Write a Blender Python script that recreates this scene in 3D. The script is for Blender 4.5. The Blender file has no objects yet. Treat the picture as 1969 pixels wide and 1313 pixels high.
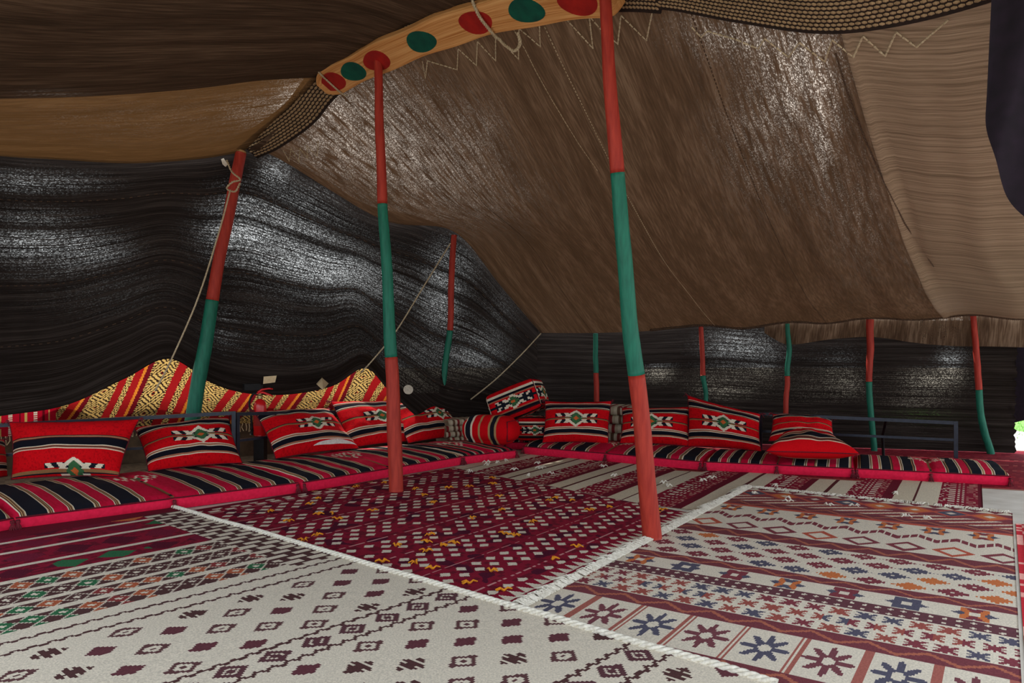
import bpy, math, random
import numpy as np
from mathutils import Vector, noise
from mathutils.bvhtree import BVHTree

random.seed(7); rng = np.random.default_rng(7)
S = bpy.context.scene
C = S.collection

# ------------------------------------------------------------------ camera, sky, sun, exposure
F, H, HY, CX = 1422.0, 1.10, 680.0, 984.5          # focal length in pixels, eye height, horizon row, centre column
cd = bpy.data.cameras.new('camera'); cam = bpy.data.objects.new('camera', cd); C.objects.link(cam)
cd.sensor_width = 36.0; cd.lens = 36.0 * F / 1969.0
cd.shift_y = (HY - 656.5) / 1969.0
cd.clip_start = 0.02; cd.clip_end = 400
cam.location = (0, 0, H); cam.rotation_euler = (math.pi / 2, 0, 0)
S.camera = cam

w = bpy.data.worlds.new('sky'); S.world = w; w.use_nodes = True
bg = w.node_tree.nodes['Background']
bg.inputs['Color'].default_value = (0.86, 0.93, 1.0, 1); bg.inputs['Strength'].default_value = 1.6

sd = bpy.data.lights.new('sun', 'SUN'); sun = bpy.data.objects.new('sun', sd); C.objects.link(sun)
sd.energy = 3.0; sd.angle = math.radians(0.6); sd.color = (1.0, 0.95, 0.88)
sun.location = (-6, 14, 14)
sun.rotation_euler = Vector((0.42, -0.55, -0.95)).to_track_quat('-Z', 'Y').to_euler()

S.view_settings.view_transform = 'Standard'
try: S.view_settings.look = 'None'
except Exception: pass
S.view_settings.gamma = 1.0; S.view_settings.use_curve_mapping = False
S.view_settings.exposure = 0.5

# ------------------------------------------------------------------ helpers
def lin(r, g, b):
    f = lambda c: (c / 255) / 12.92 if c / 255 <= 0.04045 else ((c / 255 + 0.055) / 1.055) ** 2.4
    return np.array((f(r), f(g), f(b)))
def P(px, py, d): return Vector(((px - CX) / F * d, d, H + (HY - py) / F * d))
def Gd(px, py, z=0.0): return P(px, py, (H - z) * F / (py - HY))
def pix(v): return (CX + F * v[0] / v[1], HY - F * (v[2] - H) / v[1]) if v[1] > 0.2 else (-9999, -9999)

def crom(pts, n):
    """smooth curve through points, n samples, uniform in arc length"""
    p = np.array([list(q) for q in pts], float)
    if len(p) == 2: return p[0] + (p[1] - p[0]) * np.linspace(0, 1, n)[:, None]
    e = np.vstack([2 * p[0] - p[1], p, 2 * p[-1] - p[-2]])
    out = []
    for i in range(1, len(e) - 2):
        p0, p1, p2, p3 = e[i - 1], e[i], e[i + 1], e[i + 2]
        for t in np.linspace(0, 1, 24, endpoint=False):
            out.append(0.5 * (2 * p1 + (p2 - p0) * t + (2 * p0 - 5 * p1 + 4 * p2 - p3) * t * t + (3 * p1 - p0 - 3 * p2 + p3) * t ** 3))
    out.append(e[-2]); out = np.array(out)
    L = np.concatenate([[0], np.cumsum(np.linalg.norm(np.diff(out, axis=0), axis=1))])
    q = np.linspace(0, L[-1], n)
    return np.stack([np.interp(q, L, out[:, k]) for k in range(out.shape[1])], 1)

def link(o, parent=None):
    C.objects.link(o)
    if parent is not None:
        o.parent = parent
        o.matrix_parent_inverse = parent.matrix_basis.inverted()
    return o
def tag(o, label, cat, group=None, kind=None):
    if label: o['label'] = label
    if cat: o['category'] = cat
    if group: o['group'] = group
    if kind: o['kind'] = kind
    return o
def empty(name, loc=(0, 0, 0)):
    o = bpy.data.objects.new(name, None); o.location = loc; o.empty_display_size = 0.1
    return link(o)

def mesh(name, v, f, m, parent=None, cols=None, uv=None, thin=None, smooth=True, origin=None):
    """v: (n,3); f: faces; cols: per face rgb; uv: per vertex; thin: per vertex float. origin: object origin"""
    v = np.asarray(v, float)
    o0 = np.array(origin if origin is not None else (0, 0, 0), float)
    me = bpy.data.meshes.new(name)
    me.from_pydata((v - o0).tolist(), [], [list(map(int, q)) for q in f])
    nl = len(me.loops); li = np.zeros(nl, np.int32); me.loops.foreach_get('vertex_index', li)
    if cols is not None:
        cols = np.asarray(cols, float)
        cnt = np.zeros(len(me.polygons), np.int32); me.polygons.foreach_get('loop_total', cnt)
        a = me.color_attributes.new('Col', 'FLOAT_COLOR', 'CORNER')
        c = np.repeat(np.hstack([cols, np.ones((len(cols), 1))]), cnt, axis=0)
        a.data.foreach_set('color', c.ravel().astype(np.float32))
    if uv is not None:
        l = me.uv_layers.new(name='UVMap')
        l.data.foreach_set('uv', np.asarray(uv, np.float32)[li].ravel())
    if thin is not None:
        a = me.attributes.new('thin', 'FLOAT', 'POINT'); a.data.foreach_set('value', np.asarray(thin, np.float32))
    me.polygons.foreach_set('use_smooth', np.full(len(me.polygons), smooth, bool))
    me.materials.append(m); me.update()
    o = bpy.data.objects.new(name, me); o.location = o0
    return link(o, parent)

def grid_faces(nu, nv, wrap=False):
    i = np.arange(nu - 1)[:, None]; j = np.arange(nv if wrap else nv - 1)[None, :]
    a = i * nv + j; b = i * nv + (j + 1) % nv
    return np.stack([a, b, b + nv, a + nv], -1).reshape(-1, 4)

def tube_vf(pts, rad, n=8, cap=True, base=0):
    p = np.array([list(q) for q in pts], float); k = len(p)
    r = np.full(k, rad, float) if np.isscalar(rad) else np.asarray(rad, float)
    t = np.gradient(p, axis=0); t /= np.linalg.norm(t, axis=1)[:, None] + 1e-12
    up = np.array((0, 0, 1.0)) if abs(t[0][2]) < 0.9 else np.array((1.0, 0, 0))
    V = []
    u = np.cross(t[0], up); u /= np.linalg.norm(u)
    for i in range(k):
        u = u - t[i] * np.dot(u, t[i]); u /= np.linalg.norm(u) + 1e-12
        b = np.cross(t[i], u)
        for q in range(n):
            a = 2 * math.pi * q / n
            V.append(p[i] + r[i] * (math.cos(a) * u + math.sin(a) * b))
    Fc = [list(x + base) for x in grid_faces(k, n, True)]
    if cap:
        Fc.append([base + q for q in range(n)]); Fc.append([base + (k - 1) * n + q for q in range(n)][::-1])
    return V, Fc
def tube(name, pts, rad, m, parent=None, n=8, origin=None, smooth=True):
    v, f = tube_vf(pts, rad, n)
    return mesh(name, v, f, m, parent, origin=origin, smooth=smooth)
class Acc:
    def __init__(s): s.v = []; s.f = []
    def add(s, v, f): b = len(s.v); s.v += [list(x) for x in v]; s.f += [[i + b for i in q] for q in f]
    def tube(s, pts, r, n=6): s.add(*tube_vf(pts, r, n))
    def box(s, c, ax, ay, az):
        c, ax, ay, az = map(np.array, (c, ax, ay, az))
        v = [c + i * ax + j * ay + k * az for i in (-1, 1) for j in (-1, 1) for k in (-1, 1)]
        s.add(v, [[0, 1, 3, 2], [4, 6, 7, 5], [0, 4, 5, 1], [2, 3, 7, 6], [0, 2, 6, 4], [1, 5, 7, 3]])
    def obj(s, name, m, parent=None, origin=None, smooth=False): return mesh(name, s.v, s.f, m, parent, origin=origin, smooth=smooth)
def lathe(name, prof, c, m, parent=None, n=24):
    V = []; 
    for r, z in prof:
        for q in range(n):
            a = 2 * math.pi * q / n; V.append((c[0] + r * math.cos(a), c[1] + r * math.sin(a), c[2] + z))
    f = [list(x) for x in grid_faces(len(prof), n, True)]
    f = [x[::-1] for x in f] + [list(range(n))[::-1], [(len(prof) - 1) * n + q for q in range(n)]]
    return mesh(name, V, f, m, parent)

# ------------------------------------------------------------------ materials
def newmat(name):
    m = bpy.data.materials.new(name); m.use_nodes = True
    nt = m.node_tree; return m, nt, nt.nodes, nt.nodes['Principled BSDF']
def rgba(c): return (float(c[0]), float(c[1]), float(c[2]), 1.0)
def ramp(N, stops):
    r = N.new('ShaderNodeValToRGB'); e = r.color_ramp.elements
    while len(e) < len(stops): e.new(0.5)
    for el, (p, c) in zip(e, stops): el.position = p; el.color = rgba(c)
    return r
def plain(name, c1, c2=None, rough=0.8, scale=30, stretch=(1, 1, 1), bump=0.0, metal=0.0, spec=0.3):
    m, nt, N, b = newmat(name); L = nt.links
    tc = N.new('ShaderNodeTexCoord'); mp = N.new('ShaderNodeMapping'); mp.inputs['Scale'].default_value = stretch
    nz = N.new('ShaderNodeTexNoise'); nz.inputs['Scale'].default_value = scale; nz.inputs['Detail'].default_value = 6
    L.new(tc.outputs['Object'], mp.inputs['Vector']); L.new(mp.outputs['Vector'], nz.inputs['Vector'])
    r = ramp(N, [(0.3, c1), (0.7, c2 if c2 is not None else c1 * 0.8)])
    L.new(nz.outputs['Fac'], r.inputs['Fac']); L.new(r.outputs['Color'], b.inputs['Base Color'])
    b.inputs['Roughness'].default_value = rough; b.inputs['Metallic'].default_value = metal
    b.inputs['Specular IOR Level'].default_value = spec
    if bump:
        bp = N.new('ShaderNodeBump'); bp.inputs['Strength'].default_value = bump; bp.inputs['Distance'].default_value = 0.01
        L.new(nz.outputs['Fac'], bp.inputs['Height']); L.new(bp.outputs['Normal'], b.inputs['Normal'])
    return m
def woven(name, rough=0.95, rib=160, wear=0.2, transl=0.0):
    """woven wool: colour of the weave stored on the faces, broken up by yarn noise and ribs"""
    m, nt, N, b = newmat(name); L = nt.links
    at = N.new('ShaderNodeAttribute'); at.attribute_name = 'Col'
    tc = N.new('ShaderNodeTexCoord')
    nz = N.new('ShaderNodeTexNoise'); nz.inputs['Scale'].default_value = 140; nz.inputs['Detail'].default_value = 6
    n2 = N.new('ShaderNodeTexNoise'); n2.inputs['Scale'].default_value = rib * 2.5; n2.inputs['Detail'].default_value = 2
    L.new(tc.outputs['Object'], nz.inputs['Vector']); L.new(tc.outputs['Object'], n2.inputs['Vector'])
    r = ramp(N, [(0.3, (1 - wear,) * 3), (0.75, (1.0 + wear * 0.4,) * 3)])
    L.new(nz.outputs['Fac'], r.inputs['Fac'])
    mx = N.new('ShaderNodeMix'); mx.data_type = 'RGBA'; mx.blend_type = 'MULTIPLY'; mx.inputs['Factor'].default_value = 1
    L.new(at.outputs['Color'], mx.inputs['A']); L.new(r.outputs['Color'], mx.inputs['B'])
    L.new(mx.outputs['Result'], b.inputs['Base Color'])
    b.inputs['Roughness'].default_value = rough; b.inputs['Specular IOR Level'].default_value = 0.1
    bp = N.new('ShaderNodeBump'); bp.inputs['Strength'].default_value = 0.35; bp.inputs['Distance'].default_value = 0.004
    L.new(n2.outputs['Fac'], bp.inputs['Height']); L.new(bp.outputs['Normal'], b.inputs['Normal'])
    if transl:
        tr = N.new('ShaderNodeBsdfTranslucent'); L.new(mx.outputs['Result'], tr.inputs['Color'])
        ms = N.new('ShaderNodeMixShader'); ms.inputs[0].default_value = transl
        out = N['Material Output'] if 'Material Output' in N else [x for x in N if x.type == 'OUTPUT_MATERIAL'][0]
        L.new(b.outputs[0], ms.inputs[1]); L.new(tr.outputs[0], ms.inputs[2]); L.new(ms.outputs[0], out.inputs['Surface'])
    return m
def cloth(name, c1, c2, c3, grain=(60, 1.5), cell=(0.005, 0.010), transl=0.12, tcol=None, holes=1.0, gap=(.62, .50, .40)):
    """goat-hair tent cloth: streaky yarn colour, real gaps between the yarns where the weave is thin"""
    m, nt, N, b = newmat(name); L = nt.links
    uv = N.new('ShaderNodeUVMap'); uv.uv_map = 'UVMap'
    def nzz(scale, sc, det=5):
        mp = N.new('ShaderNodeMapping'); mp.inputs['Scale'].default_value = (sc[0], sc[1], 1)
        n = N.new('ShaderNodeTexNoise'); n.inputs['Scale'].default_value = scale; n.inputs['Detail'].default_value = det
        L.new(uv.outputs[0], mp.inputs['Vector']); L.new(mp.outputs[0], n.inputs['Vector']); return n
    big = nzz(1.0, (grain[0] * 0.12, grain[1] * 0.5)); fine = nzz(1.0, (grain[0], grain[1] * 3), 6)
    add = N.new('ShaderNodeMath'); add.operation = 'MULTIPLY_ADD'; add.inputs[1].default_value = 0.5
    L.new(fine.outputs['Fac'], add.inputs[0])
    mul = N.new('ShaderNodeMath'); mul.operation = 'MULTIPLY'; mul.inputs[1].default_value = 0.5
    L.new(big.outputs['Fac'], mul.inputs[0]); L.new(mul.outputs[0], add.inputs[2])
    r = ramp(N, [(0.39, c1), (0.5, c2), (0.61, c3)]); L.new(add.outputs[0], r.inputs['Fac'])
    L.new(r.outputs['Color'], b.inputs['Base Color']); b.inputs['Roughness'].default_value = 1.0
    b.inputs['Specular IOR Level'].default_value = 0.05
    bp = N.new('ShaderNodeBump'); bp.inputs['Strength'].default_value = 0.5; bp.inputs['Distance'].default_value = 0.006
    L.new(fine.outputs['Fac'], bp.inputs['Height']); L.new(bp.outputs['Normal'], b.inputs['Normal'])
    tr = N.new('ShaderNodeBsdfTranslucent')
    tr.inputs['Color'].default_value = rgba(tcol if tcol is not None else c3)
    ms = N.new('ShaderNodeMixShader'); ms.inputs[0].default_value = transl
    L.new(b.outputs[0], ms.inputs[1]); L.new(tr.outputs[0], ms.inputs[2])
    # gaps between yarns
    sn = N.new('ShaderNodeVectorMath'); sn.operation = 'SNAP'; sn.inputs[1].default_value = (cell[0], cell[1], 1)
    L.new(uv.outputs[0], sn.inputs[0])
    wn = N.new('ShaderNodeTexWhiteNoise'); wn.noise_dimensions = '2D'; L.new(sn.outputs[0], wn.inputs['Vector'])
    at = N.new('ShaderNodeAttribute'); at.attribute_name = 'thin'
    pn = nzz(1.0, (grain[0] * 0.5, grain[1] * 2), 3)
    pr = N.new('ShaderNodeMapRange'); pr.inputs['From Min'].default_value = 0.36; pr.inputs['From Max'].default_value = 0.66
    L.new(pn.outputs['Fac'], pr.inputs['Value'])
    pm = N.new('ShaderNodeMath'); pm.operation = 'MULTIPLY'; L.new(pr.outputs[0], pm.inputs[0]); L.new(at.outputs['Fac'], pm.inputs[1])
    ph = N.new('ShaderNodeMath'); ph.operation = 'MULTIPLY'; ph.inputs[1].default_value = holes; L.new(pm.outputs[0], ph.inputs[0])
    pw = N.new('ShaderNodeMath'); pw.operation = 'POWER'; pw.inputs[1].default_value = 4.0; L.new(wn.outputs['Value'], pw.inputs[0])
    sg_ = N.new('ShaderNodeMath'); sg_.operation = 'MULTIPLY_ADD'; sg_.inputs[1].default_value = 3.4; sg_.inputs[2].default_value = 0.12; L.new(pw.outputs[0], sg_.inputs[0])
    fo = N.new('ShaderNodeMath'); fo.operation = 'MULTIPLY'; fo.use_clamp = True; L.new(sg_.outputs[0], fo.inputs[0]); L.new(ph.outputs[0], fo.inputs[1])
    tp = N.new('ShaderNodeBsdfTransparent'); tp.inputs['Color'].default_value = rgba(gap)
    m2 = N.new('ShaderNodeMixShader'); L.new(fo.outputs[0], m2.inputs[0]); L.new(ms.outputs[0], m2.inputs[1]); L.new(tp.outputs[0], m2.inputs[2])
    out = [x for x in N if x.type == 'OUTPUT_MATERIAL'][0]; L.new(m2.outputs[0], out.inputs['Surface'])
    return m

M = {}
M['roof'] = cloth('brown_goat_hair', lin(54, 42, 34), lin(84, 67, 54), lin(120, 101, 84), tcol=lin(96, 68, 46), transl=0.10)
M['roof_light'] = cloth('light_goat_hair', lin(100, 84, 68), lin(138, 118, 98), lin(164, 144, 122), grain=(5, 110), tcol=lin(110, 86, 64), transl=0.06)
M['roof_front'] = cloth('dark_goat_hair', lin(40, 31, 25), lin(62, 48, 38), lin(86, 69, 55), grain=(60, 1.2), tcol=lin(80, 56, 38), transl=0.04)
M['roof_edge'] = cloth('ochre_goat_hair', lin(44, 33, 24), lin(72, 55, 40), lin(108, 86, 62), tcol=lin(120, 82, 46), transl=0.12)
M['black'] = cloth('black_goat_hair', lin(24, 19, 16), lin(36, 30, 27), lin(56, 49, 45), grain=(2, 40), cell=(0.010, 0.005), transl=0.02, tcol=lin(50, 44, 44), gap=(.47, .45, .42))
M['flap'] = plain('dark_curtain', lin(34, 24, 34), lin(24, 18, 24), 1.0, 20)
M['liner'] = plain('brown_liner', lin(104, 86, 66), lin(80, 66, 52), 1.0, 14)
M['red'] = plain('red_pole_paint', lin(178, 58, 42), lin(148, 40, 30), 0.6, 9, (6, 6, 0.7), 0.35)
M['green'] = plain('green_pole_paint', lin(28, 116, 92), lin(18, 92, 74), 0.55, 9, (6, 6, 0.7), 0.35)
M['wood'] = cloth('pale_pine', lin(176, 112, 60), lin(206, 148, 90), lin(222, 170, 112), grain=(2, 50), transl=0.0, holes=0.0)
M['cutwood'] = plain('pole_end_grain', lin(190, 150, 100), lin(150, 110, 70), 0.8, 40)
M['dotred'] = plain('beam_red_paint', lin(170, 34, 26), lin(140, 24, 22), 0.6, 12)
M['dotgreen'] = plain('beam_green_paint', lin(12, 88, 70), lin(8, 66, 56), 0.6, 12)
M['strapbase'] = plain('strap_dark_yarn', lin(44, 30, 24), lin(30, 22, 18), 1.0, 60)
M['strapyarn'] = plain('strap_tan_yarn', lin(164, 138, 104), lin(128, 104, 76), 1.0, 60)
M['rope'] = plain('pale_rope', lin(206, 190, 160), lin(160, 142, 112), 0.9, 120, bump=0.5)
M['darkrope'] = plain('brown_rope', lin(96, 74, 56), lin(56, 42, 34), 0.95, 150, bump=0.5)
M['steel'] = plain('navy_steel', lin(38, 44, 58), lin(26, 32, 44), 0.3, 20, metal=0.5, spec=0.6)
M['weave'] = woven('woven_wool')
M['rugweave'] = woven('flatwoven_rug', wear=0.3, rib=120)
M['hangweave'] = woven('thin_hanging_weave', transl=0.45)
M['crimson'] = plain('crimson_cotton', lin(232, 26, 72), lin(212, 16, 60), 0.85, 40)
M['maroonpipe'] = plain('maroon_piping', lin(110, 14, 34), lin(80, 10, 26), 0.9, 60)
M['tassel'] = plain('dusky_tassel', lin(128, 40, 52), lin(84, 24, 34), 1.0, 80)
M['whitecotton'] = plain('white_cotton', lin(232, 228, 220), lin(206, 200, 190), 0.9, 40)
M['fringe'] = plain('fringe_yarn', lin(234, 230, 218), lin(200, 192, 176), 0.95, 80)
M['gold'] = plain('gold_tuft', lin(226, 150, 30), lin(190, 116, 30), 0.95, 60)
M['paper'] = plain('cream_card', lin(226, 204, 164), lin(206, 182, 140), 0.9, 30)
M['disc'] = plain('pale_disc', lin(226, 218, 200), lin(196, 186, 168), 0.8, 30)
M['extred'] = plain('extinguisher_red', lin(214, 14, 22), lin(190, 10, 18), 0.3, 8, spec=0.6)
M['blackrub'] = plain('black_rubber', lin(22, 22, 24), lin(14, 14, 16), 0.6, 30)
M['brass'] = plain('brass_valve', lin(190, 170, 120), lin(150, 130, 90), 0.35, 30, metal=0.9)
M['floor'] = plain('pale_screed', lin(214, 210, 202), lin(192, 186, 176), 0.9, 5)
M['sand'] = plain('sand', lin(214, 206, 192), lin(190, 180, 164), 1.0, 0.8)
M['leaf'] = plain('lawn_grass', lin(130, 186, 84), lin(96, 152, 60), 0.8, 4)

# ------------------------------------------------------------------ ground and floor
gv = [(-60, -60, -0.03), (60, -60, -0.03), (60, 60, -0.03), (-60, 60, -0.03)]
tag(mesh('ground', gv, [[0, 1, 2, 3]], M['sand'], smooth=False), 'pale sand outside the tent', 'ground', kind='structure')
a = Acc(); a.box((0.8, 4.6, -0.015), (6.4, 0, 0), (0, 6.4, 0), (0, 0, 0.0145))
tag(a.obj('floor', M['floor']), 'pale screed floor under the rugs', 'floor', kind='structure')

# ------------------------------------------------------------------ ridge line
RK = 4.57                                             # ridge on the ground: x = 4.57 - 0.96 y
def ridge_pt(px, py):
    k = (px - CX) / F; d = RK / (k + 0.96); return P(px, py, d)
R_PTS = [P(468, 292, 7.25), P(510, 272, 7.05), P(570, 228, 6.8), ridge_pt(625, 165), ridge_pt(727, 112), ridge_pt(820, 72), ridge_pt(930, 34),
         ridge_pt(1050, 8), ridge_pt(1165, -6), ridge_pt(1270, -2), ridge_pt(1400, 20), ridge_pt(1560, 40), ridge_pt(1700, 26), ridge_pt(1880, -22), ridge_pt(2100, -110), ridge_pt(2500, -330)]
ridge = crom(R_PTS, 300)
nf = np.array((-0.69, -0.72, 0.0))                   # horizontal, towards the open front
def frame(i, cv):
    t = cv[min(i + 1, len(cv) - 1)] - cv[max(i - 1, 0)]; t = t / np.linalg.norm(t)
    n = 0.5 * nf + np.array((0, 0, -0.86)); n = n - t * n.dot(t); n /= np.linalg.norm(n)
    return t, n, np.cross(n, t)
def ridge_at(px):
    q = np.array([pix(r)[0] for r in ridge]); i = int(np.argmin(np.abs(q - px))); return i

# ------------------------------------------------------------------ tent cloth
def nz(p, s): return noise.noise(Vector(p) * s)
def blobs(v, lst):
    x, y = pix(v); t = 0
    for (bx, by, rx, ry, a) in lst:
        e = ((x - bx) / rx) ** 2 + ((y - by) / ry) ** 2
        if e < 6: t += a * math.exp(-e)
    return t

# back slope: matched knots of the ridge and the eave
eave_k = [(1040, 640, 9.6), (1145, 640, 9.4), (1250, 636, 9.2), (1350, 626, 8.95), (1430, 632, 8.8), (1515, 620, 8.6), (1590, 622, 8.5), (1670, 612, 8.35), (1770, 615, 8.2), (1870, 606, 8.05), (1960, 614, 7.95), (2080, 606, 7.8), (2400, 590, 7.3)]
EAVE = crom([P(*e) for e in eave_k], 400)
ex = np.array([pix(e)[0] for e in EAVE]); rx = np.array([pix(r)[0] for r in ridge])
pair = [(475, 1040), (560, 1075), (700, 1140), (980, 1350), (1250, 1545), (1420, 1680), (1600, 1815), (1880, 2050), (2300, 2390)]
pr_, pe_ = np.array([p[0] for p in pair], float), np.array([p[1] for p in pair], float)
NS, NT = 220, 90
GAB = crom([P(475, 300, 7.25), P(520, 308, 7.35), P(640, 374, 7.85), P(750, 432, 8.35), P(872, 452, 8.95), P(960, 548, 9.3), P(1040, 640, 9.6)], NT)
sp = np.linspace(475, 2300, NS)
def interp_curve(cv, xs, x): return np.array([np.interp(x, xs, cv[:, k]) for k in range(3)])
roofV = np.zeros((NS, NT, 3)); tt = np.linspace(0, 1, NT)
up_off = 0.10
for i, s in enumerate(sp):
    r0 = interp_curve(ridge, rx, s) + np.array((0, 0, up_off * min(1, i / 12)))
    e0 = interp_curve(EAVE, ex, np.interp(s, pr_, pe_))
    line = r0 + (e0 - r0) * tt[:, None]
    g0 = GAB[0]; g1 = GAB[-1]; gl = g0 + (g1 - g0) * tt[:, None]
    wgt = max(0.0, 1 - i / (NS * 0.36)) ** 2.2
    line = line + (GAB - gl) * wgt
    sag = np.sin(np.pi * tt) * (0.16 + 0.10 * min(1, i / 60))
    line[:, 2] -= sag * (1 - wgt)
    roofV[i] = line
for i in range(NS):
    for j in range(NT):
        p = roofV[i, j]; k = math.sin(math.pi * tt[j]) ** 0.5
        roofV[i, j, 2] += k * (0.035 * nz((p[0], p[1], 0), 0.9) + (0.022 if i < 140 else .008) * math.sin(i * 0.55 + 3 * nz((p[0], p[1], 1), 0.6)) * (0.4 + nz((i * .05, j * .02, 5), 1)))
ds = np.linalg.norm(np.diff(roofV[:, NT // 3], axis=0), axis=1); su = np.concatenate([[0], np.cumsum(ds)])
dt = np.linalg.norm(np.diff(roofV[NS // 2], axis=0), axis=1); tu = np.concatenate([[0], np.cumsum(dt)])
UVr = np.stack(np.meshgrid(su, tu, indexing='ij'), -1)
RB = [(620, 210, 40, 40, .35), (720, 230, 90, 80, .30), (800, 320, 110, 60, .22), (900, 250, 60, 60, .10), (1530, 130, 60, 90, .42), (1420, 60, 90, 40, .28), (1480, 250, 90, 120, .10), (1585, 210, 25, 120, .3), (640, 290, 70, 40, .18),
      (900, 380, 120, 60, .07), (1650, 400, 60, 120, .05), (1780, 470, 40, 80, .05)]
def thin_of(V, lst, base=0.001): return np.array([base + .8 * blobs(v, lst) for v in V.reshape(-1, 3)])
ROOF_BVH = BVHTree.FromPolygons([Vector(v) for v in roofV.reshape(-1, 3)], [list(map(int, q)) for q in grid_faces(NS, NT)])
ceil = empty('ceiling', (0, 5, 3)); tag(ceil, 'brown goat hair tent roof hung from the ridge', 'tent roof', kind='structure')
iS = int(np.argmin(np.abs(sp - 1600)))
bounds = [0] + [int(np.argmin(np.abs(sp - q))) for q in (700, 1020, 1310)] + [iS]
for q in range(4):
    b0, b1 = bounds[q], bounds[q + 1] + 1
    V = roofV[b0:b1].copy(); n = b1 - b0
    mesh('roof_cloth', V.reshape(-1, 3), grid_faces(n, NT), M['roof'], ceil, uv=UVr[b0:b1].reshape(-1, 2), thin=thin_of(V, RB))
V = roofV[iS:].copy(); V[0:2, :, 2] -= 0.012
UVl = UVr[iS:].copy(); UVl[..., 1] -= .22 * UVl[..., 0] - .03 * np.sin(UVl[..., 0] * 3)
lo = mesh('roof_cloth', V.reshape(-1, 3), grid_faces(NS - iS, NT), M['roof_light'], ceil, uv=UVl.reshape(-1, 2), thin=thin_of(V, [(1800, 600, 60, 40, .05)], 0.001))
lo['label'] = 'paler brown cloth breadth'
# stitched seams between the breadths
for q in bounds[1:]:
    pts = roofV[q].copy(); pts[:, 2] -= 0.006
    a = Acc()
    for j in range(1, NT - 2):
        p0, p1 = pts[j], pts[j + 1]
        for h in range(2):
            s0 = p0 + (p1 - p0) * (h * .5 + .05); s1 = p0 + (p1 - p0) * (h * .5 + .33)
            a.tube([s0, s1], 0.0035, 4)
    a.obj('seam_stitches', M['rope'] if q == bounds[2] else M['darkrope'], ceil)['kind'] = 'stuff'

# front slope, lofted over cross curves
cA = [P(468, 292, 7.25), P(380, 306, 6.95), P(250, 314, 6.65), P(100, 306, 6.3), P(0, 300, 6.08), P(-300, 270, 5.3), P(-800, 195, 4.5), P(-1500, 60, 3.6)]
rb = ridge[ridge_at(618)] + np.array((0, 0, .10))
cB = [rb, P(500, 155, 6.05), P(380, 170, 5.75), P(200, 184, 5.35), P(0, 190, 4.95), P(-350, 190, 4.2), P(-900, 150, 3.4), P(-1700, 20, 2.7)]
def off(i, t, dz): 
    p = ridge[i] + np.array((0, 0, .10)); return p + nf * t + np.array((0, 0, dz))
def fan(px, dz1, dz2): 
    i = ridge_at(px); return [off(i, 0, 0), off(i, .5, dz1 * .12), off(i, 1, dz1 * .3), off(i, 1.7, dz1 * .7), off(i, 2.3, dz1), off(i, 3.0, (dz1 + dz2) / 2), off(i, 3.8, dz2 * 1.15)]
curves = [cA, cB, fan(820, -.35, -.6), fan(1165, -.2, -.5), fan(1560, .05, -.1), fan(1880, .1, 0), fan(2450, -.3, -.5)]
NC = 70
samp = np.array([crom(c, NC) for c in curves])
def front_patch(k0, k1, n):
    out = np.zeros((n, NC, 3))
    for j in range(NC):
        full = crom(samp[1:, j], 200) if k0 else None
        out[:, j] = crom(samp[[0, 1], j], n) if not k0 else full[np.linspace(0, 199, n).astype(int)]
    return out
def wr(V, amp):
    n, m = V.shape[:2]
    for i in range(n):
        for j in range(m):
            k = min(1, j / 6) * min(1, i / 5, (n - 1 - i) / 5 + .2); p = V[i, j]
            V[i, j, 2] += k * amp * (nz((p[0], p[1], 3), 1.1) + .5 * math.sin(i * .9 + 2 * nz((p[0], p[1], 0), .5)))
    return V
FA = wr(front_patch(0, 1, 30), .02)
FA[:, :, 2] -= (np.sin(np.linspace(0, np.pi, 30)) * .06)[:, None] * np.minimum(1, np.arange(NC) / 15)[None, :]
FB = wr(front_patch(1, 6, 130), .03)
def uvof(V):
    a_ = np.concatenate([[0], np.cumsum(np.linalg.norm(np.diff(V[:, V.shape[1] // 2], axis=0), axis=1))])
    b_ = np.concatenate([[0], np.cumsum(np.linalg.norm(np.diff(V[V.shape[0] // 2], axis=0), axis=1))])
    return np.stack(np.meshgrid(a_, b_, indexing='ij'), -1).reshape(-1, 2)
mesh('roof_cloth', FA.reshape(-1, 3), grid_faces(*FA.shape[:2]), M['roof_edge'], ceil, uv=uvof(FA), thin=thin_of(FA, [(590, 190, 50, 30, .5), (520, 215, 90, 30, .12), (250, 230, 200, 40, .02)], .001))
mesh('roof_cloth', FB.reshape(-1, 3), grid_faces(*FB.shape[:2]), M['roof_front'], ceil, uv=uvof(FB), thin=thin_of(FB, [(100, 180, 60, 8, .05)], .0002))

# valance along the back eave
vt = [(1470, 618, 8.72), (1515, 611, 8.62), (1590, 612, 8.52), (1670, 603, 8.37), (1770, 605, 8.22), (1870, 597, 8.07), (1969, 604, 7.97), (2100, 600, 7.8), (2300, 590, 7.5)]
vb = [(1470, 640, 8.72), (1515, 662, 8.66), (1600, 652, 8.55), (1680, 648, 8.42), (1760, 659, 8.26), (1830, 665, 8.16), (1900, 666, 8.08), (1969, 668, 8.0), (2300, 680, 7.5)]
A_, B_ = crom([P(*q) for q in vt], 120), crom([P(*q) for q in vb], 120)
VV = np.stack([A_ + (B_ - A_) * t for t in np.linspace(0, 1, 12)], 1)
for i in range(120):
    VV[i, :, 1] += .012 * math.sin(i * .9) * np.linspace(0, 1, 12)
mesh('valance', VV.reshape(-1, 3), grid_faces(120, 12), M['roof'], ceil, uv=uvof(VV), thin=thin_of(VV, [(1810, 635, 50, 30, .28), (1775, 635, 6, 40, .5), (1700, 630, 20, 20, .08)], .002))

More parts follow.
